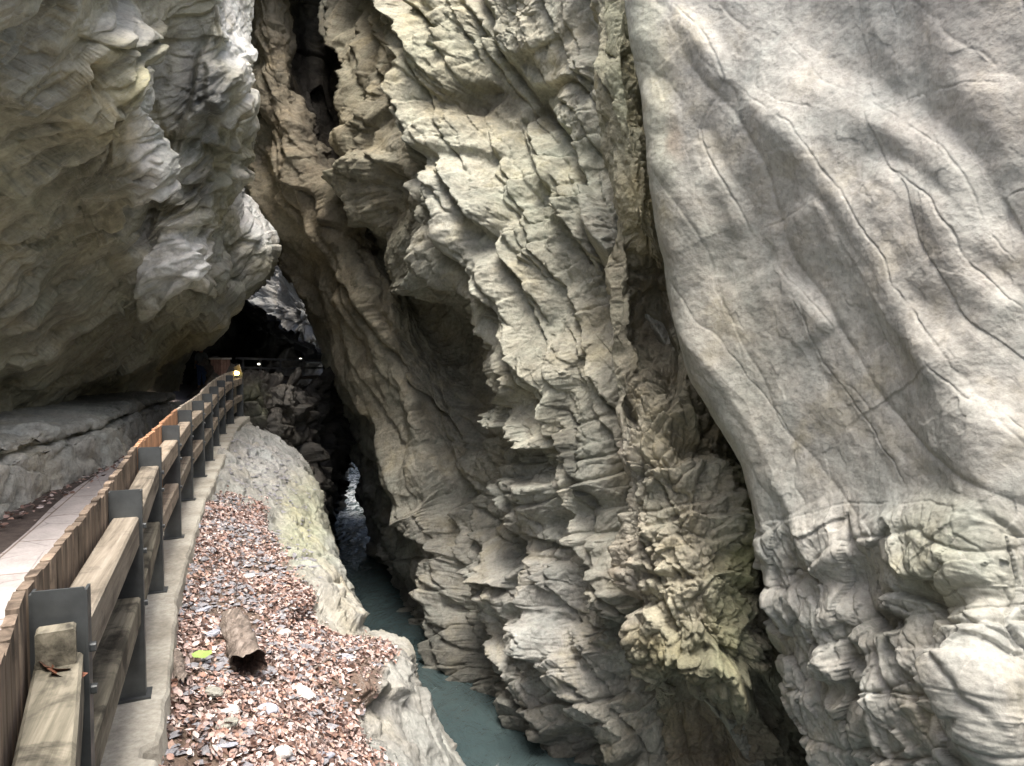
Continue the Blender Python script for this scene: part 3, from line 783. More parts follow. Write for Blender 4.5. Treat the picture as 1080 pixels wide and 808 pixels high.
    surf_object('sunlit_rock', s, MAT_CRAG, t, 'small patch of bright broken rock glimpsed through the gap beyond the dark cave')


def build_behind():
    """the gorge goes on unseen behind the viewpoint; walls added to block low light"""
    def wall(name, pts, label, tintc):
        n = 60; m = 40
        u = np.linspace(0, 1, n); v = np.linspace(0, 1, m)
        pts = np.array(pts, float)
        xs = np.interp(u, np.linspace(0, 1, len(pts)), pts[:, 0]); ys = np.interp(u, np.linspace(0, 1, len(pts)), pts[:, 1])
        z = -7 + 17 * v  # wall height set for how much light comes in from behind
        P = np.zeros((m, n, 3)); P[..., 0] = xs[None]; P[..., 1] = ys[None]; P[..., 2] = z[:, None]
        q = P.reshape(-1, 3).astype(F32)
        f, _ = facets(warp(q * .35, .4), 1, .5)
        P[..., 0] += (.5 * f + .4 * fbm(q * .3, 3)).reshape(m, n)
        o = mesh_object(name, P.reshape(-1, 3), grid_faces(m, n), MAT_CRAG, np.tile(np.array(tintc), (n * m, 1)))
        tag(o, label, kind='structure')
    wall('cliff', [(7.5, 1.0), (6.5, -6), (5.0, -16)], 'grey gorge cliff going on behind the viewpoint on the river side, unseen and added to block low light', (.32, .31, .28))
    wall('cliff', [(-5.5, 3.0), (-4.5, -4), (-4.5, -16)], 'brown gorge cliff going on behind the viewpoint on the walkway side, unseen and added to block low light', (.25, .23, .17))


# ------------------------------------------------------------------ river
def river_mat():
    t = NT('green_grey_glacier_water')
    v = t.coords('Object', (1, .45, 1))
    n1 = t.noise(v, 1.6, 5, .6, .8); n2 = t.noise(v, 5, 5, .65, .6)
    h = t.math('ADD', n1, t.math('MULTIPLY', n2, .35))
    nrm = t.bump(h, .8, .16)
    geo = t.new('ShaderNodeNewGeometry'); sep = t.new('ShaderNodeSeparateXYZ'); t.l.new(geo.outputs['Position'], sep.inputs[0])
    far = t.new('ShaderNodeMapRange'); t.l.new(sep.outputs['Y'], far.inputs[0])
    far.inputs[1].default_value = 27; far.inputs[2].default_value = 36
    foam = t.ramp(t.math('ADD', t.noise(v, 3.0, 6, .7, 1.0), t.math('MULTIPLY', far.outputs[0], .22)), [(.66, 0.0), (.80, 1.0)])
    deep = t.ramp(t.noise(v, .5, 3), [(.3, (.044, .068, .072)), (.7, (.068, .098, .10))])
    c = t.mix(deep, (.7, .74, .72, 1), foam, 'MIX')
    return t.out(c, .16, nrm, Specular_IOR_Level=.5)


def build_river():
    n = 60; m = 220
    ys = np.linspace(-12, 75, m); xs = np.linspace(-18, 9, n)
    X, Y = np.meshgrid(xs, ys)
    q = np.stack([X.ravel() * .8, Y.ravel() * .35, 0 * X.ravel()], 1).astype(F32)
    Z = -6.35 + .05 * fbm(q, 3)
    o = mesh_object('river', np.stack([X.ravel(), Y.ravel(), Z], 1), grid_faces(m, n), river_mat())
    tag(o, 'blue green glacial river flowing between the rock walls', kind='structure')
    # bed below
    V = [(-40, -30, -8), (40, -30, -8), (40, 90, -8), (-40, 90, -8)]
    o = mesh_object('ground', V, [(0, 1, 2, 3)], MAT_CAVE, np.tile(np.array([.2, .19, .16]), (4, 1)))
    tag(o, 'stony bed under the river', kind='structure')


# ------------------------------------------------------------------ the near bank
def build_bank():
    rows = [
        [onz(-60, 1150, -.1), onz(150, 1150, -.3), onz(320, 1150, -.5), onz(450, 1150, -.8), onz(600, 1150, -1.5), onz(560, 1120, -6.8)],
        [onz(60, 950, -.1), onz(200, 950, -.26), onz(330, 950, -.45), onz(430, 950, -.8), onz(545, 950, -1.5), onz(520, 930, -6.8)],
        [onz(135, 830, -.08), onz(230, 830, -.22), onz(320, 830, -.4), onz(395, 820, -.72), onz(490, 825, -1.5), onz(455, 800, -6.8)],
        [onz(150, 775, -.07), onz(238, 775, -.2), onz(325, 770, -.4), onz(390, 755, -.72), onz(462, 775, -1.25), onz(435, 770, -6.8)],
        [onz(156, 740, -.07), onz(240, 738, -.2), onz(328, 732, -.42), onz(398, 716, -.68), onz(441, 718, -.95), onz(420, 725, -6.8)],
        [onz(160, 700, -.07), onz(240, 698, -.2), onz(322, 690, -.42), onz(385, 680, -.66), onz(430, 690, -.82), onz(412, 695, -6.8)],
        [onz(164, 672, -.07), onz(238, 668, -.2), onz(305, 664, -.38), onz(346, 660, -.55), onz(378, 664, -.8), onz(355, 664, -6.8)],
        [onz(172, 625, -.07), onz(228, 620, -.2), onz(285, 606, -.42), onz(325, 590, -.62), onz(358, 615, -1.0), onz(338, 610, -6.8)],
        [onz(182, 580, -.06), onz(232, 566, -.16), onz(275, 548, -.34), onz(310, 535, -.55), onz(344, 560, -1.0), onz(328, 560, -6.8)],
        [onz(205, 525, -.04), onz(236, 516, -.1), onz(266, 502, -.2), onz(296, 490, -.34), onz(328, 505, -.8), onz(315, 510, -6.8)],
        [onz(228, 482, 0), onz(248, 473, 0), onz(264, 465, -.04), onz(284, 462, -.15), onz(312, 480, -.6), onz(302, 490, -6.8)],
        [onz(243, 457, .06), onz(251, 452, .06), onz(257, 449, .04), onz(264, 447, 0), onz(274, 452, -.3), onz(268, 460, -6.8)],
        [(252, 440, 18.5), (256, 440, 18.5), (258, 440, 18.6), (262, 442, 18.8), (266, 446, 19), (262, 460, 20)],
    ]
    s = Surf(rows, 1.2); s.wobble(4, .05)
    N = s.N.reshape(-1, 3)
    if N[:, 2].mean() < 0: s.N = -s.N; N = -N
    leaf = s.blob(260, 720, 130, 260, 0, .2)
    lm = leaf_mask(s.x, s.y)
    fr = frame(W(250, 470, 13), W(380, 660, 7.3), [.2, -.3, 1])
    q = s.q @ fr.T.astype(F32)
    bare = 1 - lm
    s.disp += .05 * fbm(s.q * 1.5, 4)
    f, e = facets(warp(q * np.array([.9, 2.2, 1.3], F32), .4, 1.5), 1, .5)
    s.disp += bare * (.10 * f - .03 * np.exp(-(e / .05) ** 2))
    f, e = facets(warp(q * np.array([2.5, 6, 4], F32), .4, 1.5), 1, .5)
    s.disp += bare * (.035 * f)
    s.disp += .012 * fbm(s.q * 9, 3, .6)
    s.step([(300, 664), (330, 640), (352, 650), (380, 664)], .16, 40, 4, 0, 2, -1)
    s.step([(385, 745), (400, 735), (425, 742)], .12, 40, 3, .08, 2, -1)
    rk = np.array([.25, .25, .23])
    t = np.tile(rk, (len(s.q), 1))
    for (x, y, rx, ry, c, a) in [(320, 560, 24, 50, (.33, .34, .2), .5), (360, 630, 24, 26, (.36, .345, .29), .6), (290, 480, 40, 24, (.33, .33, .32), .7), (405, 745, 26, 14, (.2, .2, .19), .5)]:
        b = a * s.blob(x, y, rx, ry, 0, .7)[:, None]; t = t * (1 - b) + b * np.array(c)
    b = lm[:, None]; t = t * (1 - b) + b * np.array([.13, .095, .075])
    o = surf_object('bank', s, MAT_BANK, t, 'grey bedrock bank between the walkway and the river, strewn with leaves')
    s.V = s.q + s.disp[:, None] * s.N.reshape(-1, 3)
    s.lm = lm
    return s


def leaf_mask(x, y):
    q = np.stack([x * .02, y * .02, 0 * x], 1).astype(F32)
    n = perlin(q) + .5 * perlin(q * 3)
    edge = np.interp(y, [440, 470, 520, 560, 600, 640, 664, 690, 720, 760, 800, 900], [262, 258, 262, 285, 300, 318, 350, 415, 400, 375, 398, 420])
    top = sm(y + 14 * n, 515, 545)
    thin = .4 * sm(y, 440, 470)
    return np.clip(np.maximum(top, 0 * thin) * sm(edge + 16 * n - x, -8, 10), 0, 1)


def leaf_mat():
    t = NT('dry_beech_leaf')
    v = t.coords('Object')
    n = t.ramp(t.noise(v, 60, 3), [(.3, .75), (.7, 1.2)])
    c = t.mix(t.attr(), n)
    return t.out(c, .7, None, Specular_IOR_Level=.3)


LEAF_COLS = np.array([(.37, .265, .23), (.43, .33, .30), (.31, .205, .17), (.48, .39, .36), (.20, .13, .105), (.52, .44, .41), (.35, .27, .245), (.38, .265, .21), (.10, .07, .06), (.54, .48, .45), (.28, .17, .13)])


def leaves_mesh(name, pts, nrm, size, mat, cols=LEAF_COLS, tilt=.55, seed=3):
    r = np.random.RandomState(seed)
    n = len(pts)
    L = size * (.6 + .8 * r.rand(n)); Wd = L * (.5 + .2 * r.rand(n))
    up = nrm + tilt * r.normal(size=(n, 3)); up /= np.linalg.norm(up, axis=1, keepdims=True)
    a = r.normal(size=(n, 3)); a -= up * (a * up).sum(1, keepdims=True); a /= np.linalg.norm(a, axis=1, keepdims=True)
    b = np.cross(up, a)
    curl = (r.rand(n) * .5 - .08)
    fold = r.rand(n) * .35
    prof = [(-.5, 0), (-.28, .36), (0, .5), (.27, .36), (.5, 0)]
    V = []
    for (u, w) in prof:
        lift = curl * (u * 2) ** 2 * .5
        for sgn in (-1, 0, 1):
            if sgn == 0: hgt = lift
            else: hgt = lift + fold * abs(w)
            V.append(pts + a * (u * L)[:, None] + b * (sgn * w * Wd)[:, None] + up * (hgt * L + .008)[:, None])
    V = np.stack(V, 1)                                    # n,15,3
    k = np.arange(15).reshape(5, 3)
    F = np.stack([k[:-1, :-1], k[:-1, 1:], k[1:, 1:], k[1:, :-1]], -1).reshape(-1, 4)
    Fa = (F[None] + (np.arange(n) * 15)[:, None, None]).reshape(-1, 4)
    c = cols[r.randint(0, len(cols), n)] * (.75 + .5 * r.rand(n, 1))
    t = np.repeat(c[:, None], 15, 1).reshape(-1, 3)
    return mesh_object(name, V.reshape(-1, 3), Fa, mat, t, smooth=False)


def stone_mesh(rx, ry, rz, seed, sub=3):
    import bmesh
    bm = bmesh.new(); bmesh.ops.create_icosphere(bm, subdivisions=sub, radius=1)
    V = np.array([v.co[:] for v in bm.verts], F32)
    f, _ = facets(V * 1.1 + seed * 3.7, .7, .3)
    g = fbm(V * 1.7 + seed, 3)
    V = V * (1 + .22 * f + .12 * g)[:, None]
    V[:, 2] = np.clip(V[:, 2], -.6, .62)
    V = V * np.array([rx, ry, rz])
    me = bpy.data.meshes.new('stone')
    Fc = [[v.index for v in p.verts] for p in bm.faces]
    bm.free()
    me.from_pydata(V.tolist(), [], Fc); me.update()
    return me


def simple_rock(name, colr, bump=.02):
    t = NT(name); v = t.coords('Object')
    c = t.ramp(t.noise(v, 18, 5, .6), [(.3, tuple(.7 * k for k in colr)), (.7, tuple(1.2 * k for k in colr))])
    return t.out(c, .75, t.bump(t.noise(v, 40, 5, .65), .6, bump))


def build_litter(bank):
    r = np.random.RandomState(5)
    V, N = bank.V, bank.N.reshape(-1, 3)
    d = np.linalg.norm(V - EYE, axis=1)
    # real-area weights on the grid
    R, C = bank.shape
    P = V.reshape(R, C, 3)
    ar = np.zeros((R, C)); ar[:-1, :-1] = np.linalg.norm(np.cross(P[1:, :-1] - P[:-1, :-1], P[:-1, 1:] - P[:-1, :-1]), axis=2)
    w = (ar.ravel() * bank.lm ** .7 * (d < 13) * (bank.y < 900))
    cl = np.clip(.75 + 1.3 * fbm(V * np.array([1.3, 1.3, 1.3], F32), 3), .12, 1.6)
    w = w * cl
    n = int(min(42000, 4600 * w.sum()))
    idx = r.choice(len(V), n, p=w / w.sum())
    pts = V[idx] + r.normal(size=(n, 3)) * np.array([.012, .012, .004]); pts[:, 2] += r.rand(n) * .02
    o = leaves_mesh('leaf_litter', pts, N[idx], .037, leaf_mat(), tilt=.8)
    tag(o, 'reddish brown dry leaves covering the rock bank beside the walkway', 'leaves', kind='stuff')
    # stray leaves over bare rock and stone chips among the leaves
    gm = simple_rock('grey_gravel', (.22, .22, .235))
    w2 = ar.ravel() * (bank.lm * .8 + .25 * (bank.x < 330) * (bank.y > 450)) * (d < 15) * (bank.y < 900) * np.clip(.5 + 1.5 * fbm(V * 1.9 + 9., 2), .05, 2)
    n = 3400
    idx = r.choice(len(V), n, p=w2 / w2.sum())
    base = np.array([(0, 0, .5), (1, 0, 0), (.2, .9, .1), (-.9, .3, 0), (-.4, -.9, .05), (.6, -.7, 0)])
    fc = np.array([(0, 1, 2), (0, 2, 3), (0, 3, 4), (0, 4, 5), (0, 5, 1)])
    sz = .012 + .03 * r.rand(n) ** 2.2
    ang = r.rand(n) * 6.28
    bb = base[None] * (1 + .4 * r.normal(size=(n, 6, 1))) * sz[:, None, None]
    x = bb[..., 0] * np.cos(ang)[:, None] - bb[..., 1] * np.sin(ang)[:, None]
    y = bb[..., 0] * np.sin(ang)[:, None] + bb[..., 1] * np.cos(ang)[:, None]
    Vv = V[idx][:, None] + np.stack([x, y, bb[..., 2] + .012], -1)
    Fa = (fc[None] + (np.arange(n) * 6)[:, None, None]).reshape(-1, 3)
    o = mesh_object('gravel', Vv.reshape(-1, 3), Fa, gm, smooth=False)
    tag(o, 'small grey stone chips scattered among the dry leaves', 'gravel', kind='stuff')

    def at(px, py):
        k = np.argmin((bank.x - px) ** 2 + (bank.y - py) ** 2 + 1e4 * (d > 14))
        return V[k], N[k]
    # individual stones: bearing, size, colour, label
    G1, G2, G3 = simple_rock('pale_stone', (.5, .49, .47)), simple_rock('blue_grey_stone', (.33, .35, .40)), simple_rock('olive_grey_stone', (.28, .28, .24))
    spots = [(243, 748, .062, .045, .02, G1, 'flat white stone lying on the leaves below the broken log'),
             (283, 751, .05, .06, .03, G2, 'blue grey stone right of the flat white stone below the log'),
             (318, 738, .085, .05, .022, G1, 'largest pale flat slab on the leaves right of the broken log'),
             (238, 772, .06, .04, .03, G3, 'olive grey stone with a pale vein just below the flat white stone'),
             (236, 795, .025, .05, .012, G2, 'narrow pale blue slate standing out near the bottom edge of the leaves'),
             (212, 645, .07, .045, .02, G2, 'bluish slate leaning beside the kerb upslope of the log'),
             (300, 672, .07, .045, .03, G1, 'pale stone at the upper edge of the leaves beside the bare rock step'),
             (226, 733, .055, .04, .03, G3, 'dull grey stone between the green leaf and the flat white stone'),
             (340, 803, .07, .05, .025, G2, 'dark blue slate at the bottom edge of the leaves'),
             (295, 806, .05, .04, .03, G1, 'pale stone at the bottom edge left of the dark blue slate'),
             (262, 610, .06, .045, .03, G1, 'pale stone high on the leaf slope below the mossy rock'),
             (207, 560, .06, .04, .03, G2, 'blue grey stone beside the far stretch of kerb'),
             (362, 700, .06, .04, .02, G2, 'slate chip beside the long twig'),
             (226, 668, .06, .04, .025, G2, 'grey slate just behind the broken log')]
    for k, (px, py, a, b, c, m, lab) in enumerate(spots):
        p, nn = at(px, py)
        me = stone_mesh(a, b, c, k + 1); me.materials.append(m)
        o = bpy.data.objects.new('stone', me); COL.objects.link(o)
        o.location = p + np.array([0, 0, c * .45 + .012]); o.rotation_euler = (.15 * math.sin(k), .2 * math.cos(2 * k) - .12, k * 1.3)
        tag(o, lab, 'stone', 'stones lying on the leaf covered bank')
    # green leaf
    p, nn = at(212, 702)
    vb = [(0, 0, 0), (.05, .02, .012), (.035, .055, .015), (.0, .06, .01), (-.03, .05, .018), (-.055, .015, .012), (-.03, -.02, .008), (.03, -.025, .006)]
    t = NT('fresh_green_leaf'); mg = t.out((.26, .38, .10, 1), .5)
    o = mesh_object('green_leaf', np.array(vb) * 1.1 + p + np.array([0, 0, .05]), [(0, k, k % 7 + 1) for k in range(1, 8)], mg, smooth=False)
    tag(o, 'single fresh yellow green leaf lying on the brown leaves', 'leaf')
    return at


def tube(path, radii, seg=14, noise_amp=0.0, seed=0, cap=True):
    path = np.array(path, float); n = len(path)
    V = []
    for k in range(n):
        t = path[min(k + 1, n - 1)] - path[max(k - 1, 0)]; t /= np.linalg.norm(t)
        a = np.cross(t, [0, 0, 1.0]); a /= np.linalg.norm(a); b = np.cross(a, t)
        for j in range(seg):
            th = 2 * math.pi * j / seg
            V.append(path[k] + radii[k] * (math.cos(th) * a + math.sin(th) * b))
    V = np.array(V)
    if noise_amp:
        cen = np.repeat(path, seg, 0); dr = V - cen
        V = cen + dr * (1 + noise_amp * (fbm((V * np.array([14, 14, 14]) + seed).astype(F32), 3))[:, None])
    F = []
    for k in range(n - 1):
        for j in range(seg):
            F.append((k * seg + j, k * seg + (j + 1) % seg, (k + 1) * seg + (j + 1) % seg, (k + 1) * seg + j))
    return V, F


def build_logs(at):
    bark = NT('weathered_grey_brown_wood')
    v = bark.coords('Object', (14, 14, 14)); 
    wv = bark.noise(bark.coords('Object', (30, 7, 30)), 1, 6, .65, .6)
    c = bark.ramp(wv, [(.3, (.06, .05, .042)), (.5, (.17, .14, .115)), (.7, (.31, .27, .235))])
    mb = bark.out(c, .85, bark.bump(wv, .8, .02))
    rot = NT('dark_rotten_heartwood')
    c = rot.ramp(rot.noise(rot.coords('Object'), 40, 5, .7), [(.3, (.012, .008, .006)), (.6, (.06, .035, .025)), (.8, (.12, .07, .05))])
    mr = rot.out(c, .9, rot.bump(rot.noise(rot.coords('Object'), 55, 4), .9, .03))

    def log(pa, pb, ra, rb, seed, name, label, lift):
        a, _ = at(*pa); b, _ = at(*pb)
        a = a + np.array([0, 0, ra * .75 + lift]); b = b + np.array([0, 0, rb * .65])
        root = empty(name, tuple((a + b) / 2 - np.array([0, 0, ra])))
        o0 = np.array(root.location)
        n = 26
        path = [a + (b - a) * k / (n - 1) + np.array([.006 * math.sin(k), .0, .006 * math.sin(1.7 * k)]) - o0 for k in range(n)]
        rad = [ra + (rb - ra) * k / (n - 1) for k in range(n)]
        rad[-1] *= .5; rad[-2] *= .85
        V, F = tube(path, rad, 28, .35, seed)
        # ragged broken front end: push rim along the axis by noise
        ax = (a - b) / np.linalg.norm(a - b)
        for j in range(28):
            kick = .02 * math.sin(j * .7 + seed) + .016 * math.sin(j * 1.9 + 2 * seed) + .01 * math.sin(j * 5.1) + (.055 if 4 < j < 10 else 0) - (.03 if 15 < j < 22 else 0)
            V[j] += ax * kick; V[28 + j] += ax * kick * .5
        body = mesh_object('trunk_wood', V, F, mb, parent=root)
        # hollow end
        rim = V[:28] * 1.0; cen = rim.mean(0)
        HV = [*(cen + (rim - cen) * .97 - ax * .004), *(cen + (rim - cen) * .8 - ax * .05), *(cen + (rim - cen) * .35 - ax * .09), cen - ax * .085]
        HF = []
        for rr in range(2):
            for j in range(28):
                HF.append((rr * 28 + j, rr * 28 + (j + 1) % 28, (rr + 1) * 28 + (j + 1) % 28, (rr + 1) * 28 + j))
        for j in range(28): HF.append((56 + j, 56 + (j + 1) % 28, 84, 84))
        import bmesh
        me = bpy.data.meshes.new('broken_end')
        me.from_pydata([tuple(p) for p in HV], [], [f if f[2] != f[3] else f[:3] for f in HF]); me.update(); me.materials.append(mr)
        for p in me.polygons: p.use_smooth = False
        o = bpy.data.objects.new('broken_end', me); COL.objects.link(o); o.parent = root
        tag(root, label, 'log')
    log((264, 716), (246, 655), .088, .08, 1, 'log', 'thick broken log with a dark rotten end lying on the leaves', .035)
    log((191, 722), (184, 694), .034, .036, 5, 'log', 'short grey broken branch stump beside the kerb', .01)
    # twigs
    def twig(pts, r, lab):
        P = [at(*p)[0] + np.array([0, 0, .03]) for p in pts]
        V, F = tube(P, np.linspace(r, r * .4, len(P)), 6, .2, 2)
        o = mesh_object('twig', V, F, mb); tag(o, lab, 'twig', 'twigs on the leaves')
    twig([(330, 712), (345, 704), (360, 698), (378, 690), (395, 686)], .008, 'long thin curved twig on the leaves right of the broken log')
    twig([(240, 722), (254, 728), (268, 736), (276, 740)], .009, 'pale twig lying just below the dark end of the log')
    twig([(210, 708), (222, 714), (236, 716)], .007, 'brown twig between the green leaf and the log')
    twig([(286, 760), (300, 763), (325, 764)], .006, 'dark twig right of the blue grey stone below the log')


# ------------------------------------------------------------------ walkway
FDIR = np.array([-.341, .940, 0]); FDIR /= np.linalg.norm(FDIR)
FOUT = np.array([FDIR[1], -FDIR[0], 0])          # towards the river
POSTS = [(.42, -.75), (-.40, .60), (-1.18, 2.03), (-1.75, 3.48), (-2.39, 5.03), (-2.92, 6.5), (-3.53, 8.17), (-4.03, 9.7), (-4.44, 11.0), (-4.90, 12.4), (-5.33, 13.8), (-5.74, 15.3), (-6.08, 16.8)]


def rise(y):
    return .17 * float(sm(np.array(y), 9.5, 17.0))


def fpos(s):
    """point and direction on the fence line, s in post units"""
    k = int(np.clip(math.floor(s), 0, len(POSTS) - 2)); t = s - k
    a = np.array(POSTS[k]); b = np.array(POSTS[k + 1])
    p = a + (b - a) * t; d = (b - a) / np.linalg.norm(b - a)
    return np.array([p[0], p[1], rise(p[1])]), np.array([d[0], d[1], 0]), np.array([d[1], -d[0], 0])


class MB:
    def __init__(s): s.v = []; s.f = []

    def box(s, c, ax, ay, az, hx, hy, hz, bev=0.0):
        """box with axes; optional chamfer along the x axis edges"""
        c = np.array(c, float); n = len(s.v)
        if bev <= 0:
            for sx in (-1, 1):
                for sy, sz in ((-1, -1), (1, -1), (1, 1), (-1, 1)):
                    s.v.append(c + sx * hx * ax + sy * hy * ay + sz * hz * az)
            q = [(0, 1, 2, 3), (7, 6, 5, 4), (0, 4, 5, 1), (1, 5, 6, 2), (2, 6, 7, 3), (3, 7, 4, 0)]
            s.f += [tuple(n + i for i in f) for f in q]
            return
        prof = [(-hy + bev, -hz), (hy - bev, -hz), (hy, -hz + bev), (hy, hz - bev), (hy - bev, hz), (-hy + bev, hz), (-hy, hz - bev), (-hy, -hz + bev)]
        for sx in (-1, 1):
            for (a, b) in prof: s.v.append(c + sx * hx * ax + a * ay + b * az)
        s.f.append(tuple(n + i for i in range(8))); s.f.append(tuple(n + 15 - i for i in range(8)))
        for i in range(8): s.f.append((n + i, n + (i + 1) % 8, n + 8 + (i + 1) % 8, n + 8 + i))

    def build(s, name, mat, parent=None):
        o0 = np.array(parent.location) if parent is not None else np.zeros(3)
        me = bpy.data.meshes.new(name); me.from_pydata([tuple(p - o0) for p in s.v], [], s.f); me.update()
        me.materials.append(mat)
        o = bpy.data.objects.new(name, me); COL.objects.link(o)
        if parent is not None: o.parent = parent
        return o


UZ = np.array([0, 0, 1.0])


def wood_mat(name, dark, mid, light, along=FDIR, vertical=False, rough=.75, stain=1.0):
    t = NT(name)
    ang = math.atan2(along[1], along[0])
    sc = (22, 22, 2.2) if vertical else (1.6, 26, 26)
    v0 = t.coords('Object', (1, 1, 1), (0, 0, ang))
    mp = t.new('ShaderNodeMapping'); t.l.new(v0, mp.inputs['Vector']); mp.inputs['Scale'].default_value = sc
    g = t.noise(mp.outputs['Vector'], 1.0, 6, .65, .6)
    c = t.ramp(g, [(.28, dark), (.5, mid), (.72, light)])
    v = t.coords('Object')
    st = t.ramp(t.noise(v, 5.5, 5, .65, .5), [(.33, 1 - .6 * stain), (.5, 1.0), (.75, 1.15)])
    geo = t.new('ShaderNodeNewGeometry')
    isl = t.ramp(geo.outputs['Random Per Island'], [(0, .72), (1, 1.2)])
    c = t.mix(c, st); c = t.mix(c, isl)
    return t.out(c, rough, t.bump(g, .5, .006), Specular_IOR_Level=.3)


def metal_mat(name, colr, rough=.5, spots=True):
    t = NT(name); v = t.coords('Object')
    c = t.ramp(t.noise(v, 9, 6, .65), [(.3, tuple(.72 * k for k in colr)), (.7, tuple(1.2 * k for k in colr))])
    r = t.ramp(t.noise(v, 14, 4), [(.3, rough - .1), (.7, rough + .15)])
    return t.out(c, r, t.bump(t.noise(v, 60, 3), .2, .002), Metallic=.35)


def build_fence():
    steel = metal_mat('galvanised_steel', (.075, .083, .084))
    old = wood_mat('weathered_rail_timber', (.08, .07, .055), (.205, .18, .14), (.31, .28, .23))
    mossy = wood_mat('dark_mossy_rail_timber', (.06, .055, .04), (.15, .14, .105), (.26, .24, .185), stain=1.3)
    gold = wood_mat('yellowish_rail_timber', (.13, .105, .08), (.28, .235, .18), (.38, .33, .265))
    brown = wood_mat('brown_board_wood', (.07, .055, .04), (.18, .14, .105), (.29, .235, .175), vertical=True)
    new = wood_mat('new_orange_board_wood', (.3, .15, .08), (.46, .26, .15), (.55, .35, .22), vertical=True, stain=.4)
    pale = wood_mat('bleached_board_wood', (.30, .25, .19), (.46, .41, .33), (.56, .50, .42), vertical=True, stain=.5)
    root = empty('railing_fence', (POSTS[1][0], POSTS[1][1], 0))
    rr = random.Random(3)
    n = len(POSTS)
    for i in range(1, n):
        p, d, o = fpos(min(i, n - 1 - 1e-6))
        if i > 1:
            # steel channel: web across the rail, outer and inner flange, base plate
            m = MB(); h = 1.0; w = .125
            c = p - o * (w / 2)
            m.box(c + UZ * (h / 2), d, o, UZ, .004, w / 2, h / 2)
            m.box(c + o * (w / 2 + .003) + d * .026 + UZ * (h / 2 - .004), d, o, UZ, .030, .004, h / 2 - .004)
            m.box(c - o * (w / 2 + .003) + d * .026 + UZ * (h / 2 - .004), d, o, UZ, .030, .004, h / 2 - .004)
            m.box(c + d * .03 + UZ * .006, d, o, UZ, .06, w / 2 + .03, .006)
            m.build('post', steel, root)
            for zz in (.82, .70, .45):
                m = MB()
                for dd in (.03,):
                    m.box(c + o * (w / 2 + .013) + d * dd * .9 + UZ * zz, o, d, UZ, .009, .012, .012, .004)
                m.build('bolt', steel, root)
    for i in range(0, n - 1):
        a, d, o = fpos(i); b, _, _ = fpos(min(i + 1, n - 1 - 1e-6)) if i + 1 < n - 1 else (np.array([*POSTS[-1], rise(POSTS[-1][1])]), d, o)
        L = np.linalg.norm(b - a); t = (b - a) / L
        up = np.cross(o, t) * 1.0
        if up[2] < 0: up = -up
        drop = .05 if i == 1 else 0.0
        for kind, zt in (('top', .872 - drop), ('low', .49 - .4 * drop)):
            m = MB()
            hw, hh = (.056, .072) if kind == 'top' else (.056, .066)
            c = (a + b) / 2 - o * .0625 + UZ * (zt - hh) + t * .004
            m.box(c, t, o, up, L / 2 - .012, hw, hh, .008)
            m.build('rail', mossy if i == 1 or (kind == 'low' and i < 4) else old if i in (2, 3) or kind == 'low' and i % 2 else gold, root)
        if i == 1:
            m = MB(); m.box(b - t * .06 - o * .066 + UZ * .868, t, o, up, .03, .046, .048, .006); m.build('packing_block', mossy, root)
        # vertical boards on the walkway side
        m = MB()
        bw = .094; k = int(L / bw); 
        for j in range(k):
            s = (j + .5) * L / k
            pos = a + t * s - o * (.125 + .024)
            top = 1.0 + .014 * rr.random() + (.006 if j % 2 else 0) + (.02 if i >= 8 else 0)
            m.box(pos + UZ * ((top + .1) / 2), UZ, t, o, (top - .1) / 2, L / k / 2 - .0035 - .002 * rr.random(), .013 + .002 * rr.random(), .006)
        m.build('board_panel', new if i in (4, 5) else pale if i >= 6 else brown, root)
    tag(root, 'long wooden railing fence with galvanised posts and upright boards along the walkway', 'fence')
    return root


def concrete_mat():
    t = NT('weathered_concrete'); v = t.coords('Object')
    c = t.ramp(t.noise(v, 1.8, 6, .65, .5), [(.3, (.22, .205, .165)), (.5, (.36, .345, .29)), (.7, (.45, .44, .38))])
    f = t.ramp(t.noise(v, 30, 5, .7), [(.3, .7), (.7, 1.15)])
    return t.out(t.mix(c, f), .85, t.bump(t.noise(v, 22, 6, .7), .6, .012))


def strip(name, prof_fn, s0, s1, n, mat, label, sub=1, amp=0.0, tint=None, kind='structure', cat=None):
    """profile swept along the fence line; prof_fn(point, along, out) -> list of points"""
    rows = []
    for k in range(n + 1):
        s = s0 + (s1 - s0) * k / n
        p, d, o = fpos(min(s, len(POSTS) - 1 - 1e-6))
        rows.append(prof_fn(p, d, o, s))
    P = np.array(rows, float)
    V = P.reshape(-1, 3)
    if amp:
        q = V.astype(F32)
        V = V + amp * np.stack([fbm(q * 4, 3), fbm(q * 4 + 40, 3), .6 * fbm(q * 4 + 80, 3)], 1)
    ob = mesh_object(name, V, grid_faces(*P.shape[:2]), mat, tint, smooth=False)
    tag(ob, label, cat, kind=kind)
    return ob


def dens(pts, n):
    """resample an open profile to n points per segment"""
    out = []
    for a, b in zip(pts[:-1], pts[1:]):
        for k in range(n): out.append(np.array(a) + (np.array(b) - np.array(a)) * k / n)
    out.append(np.array(pts[-1]))
    return out


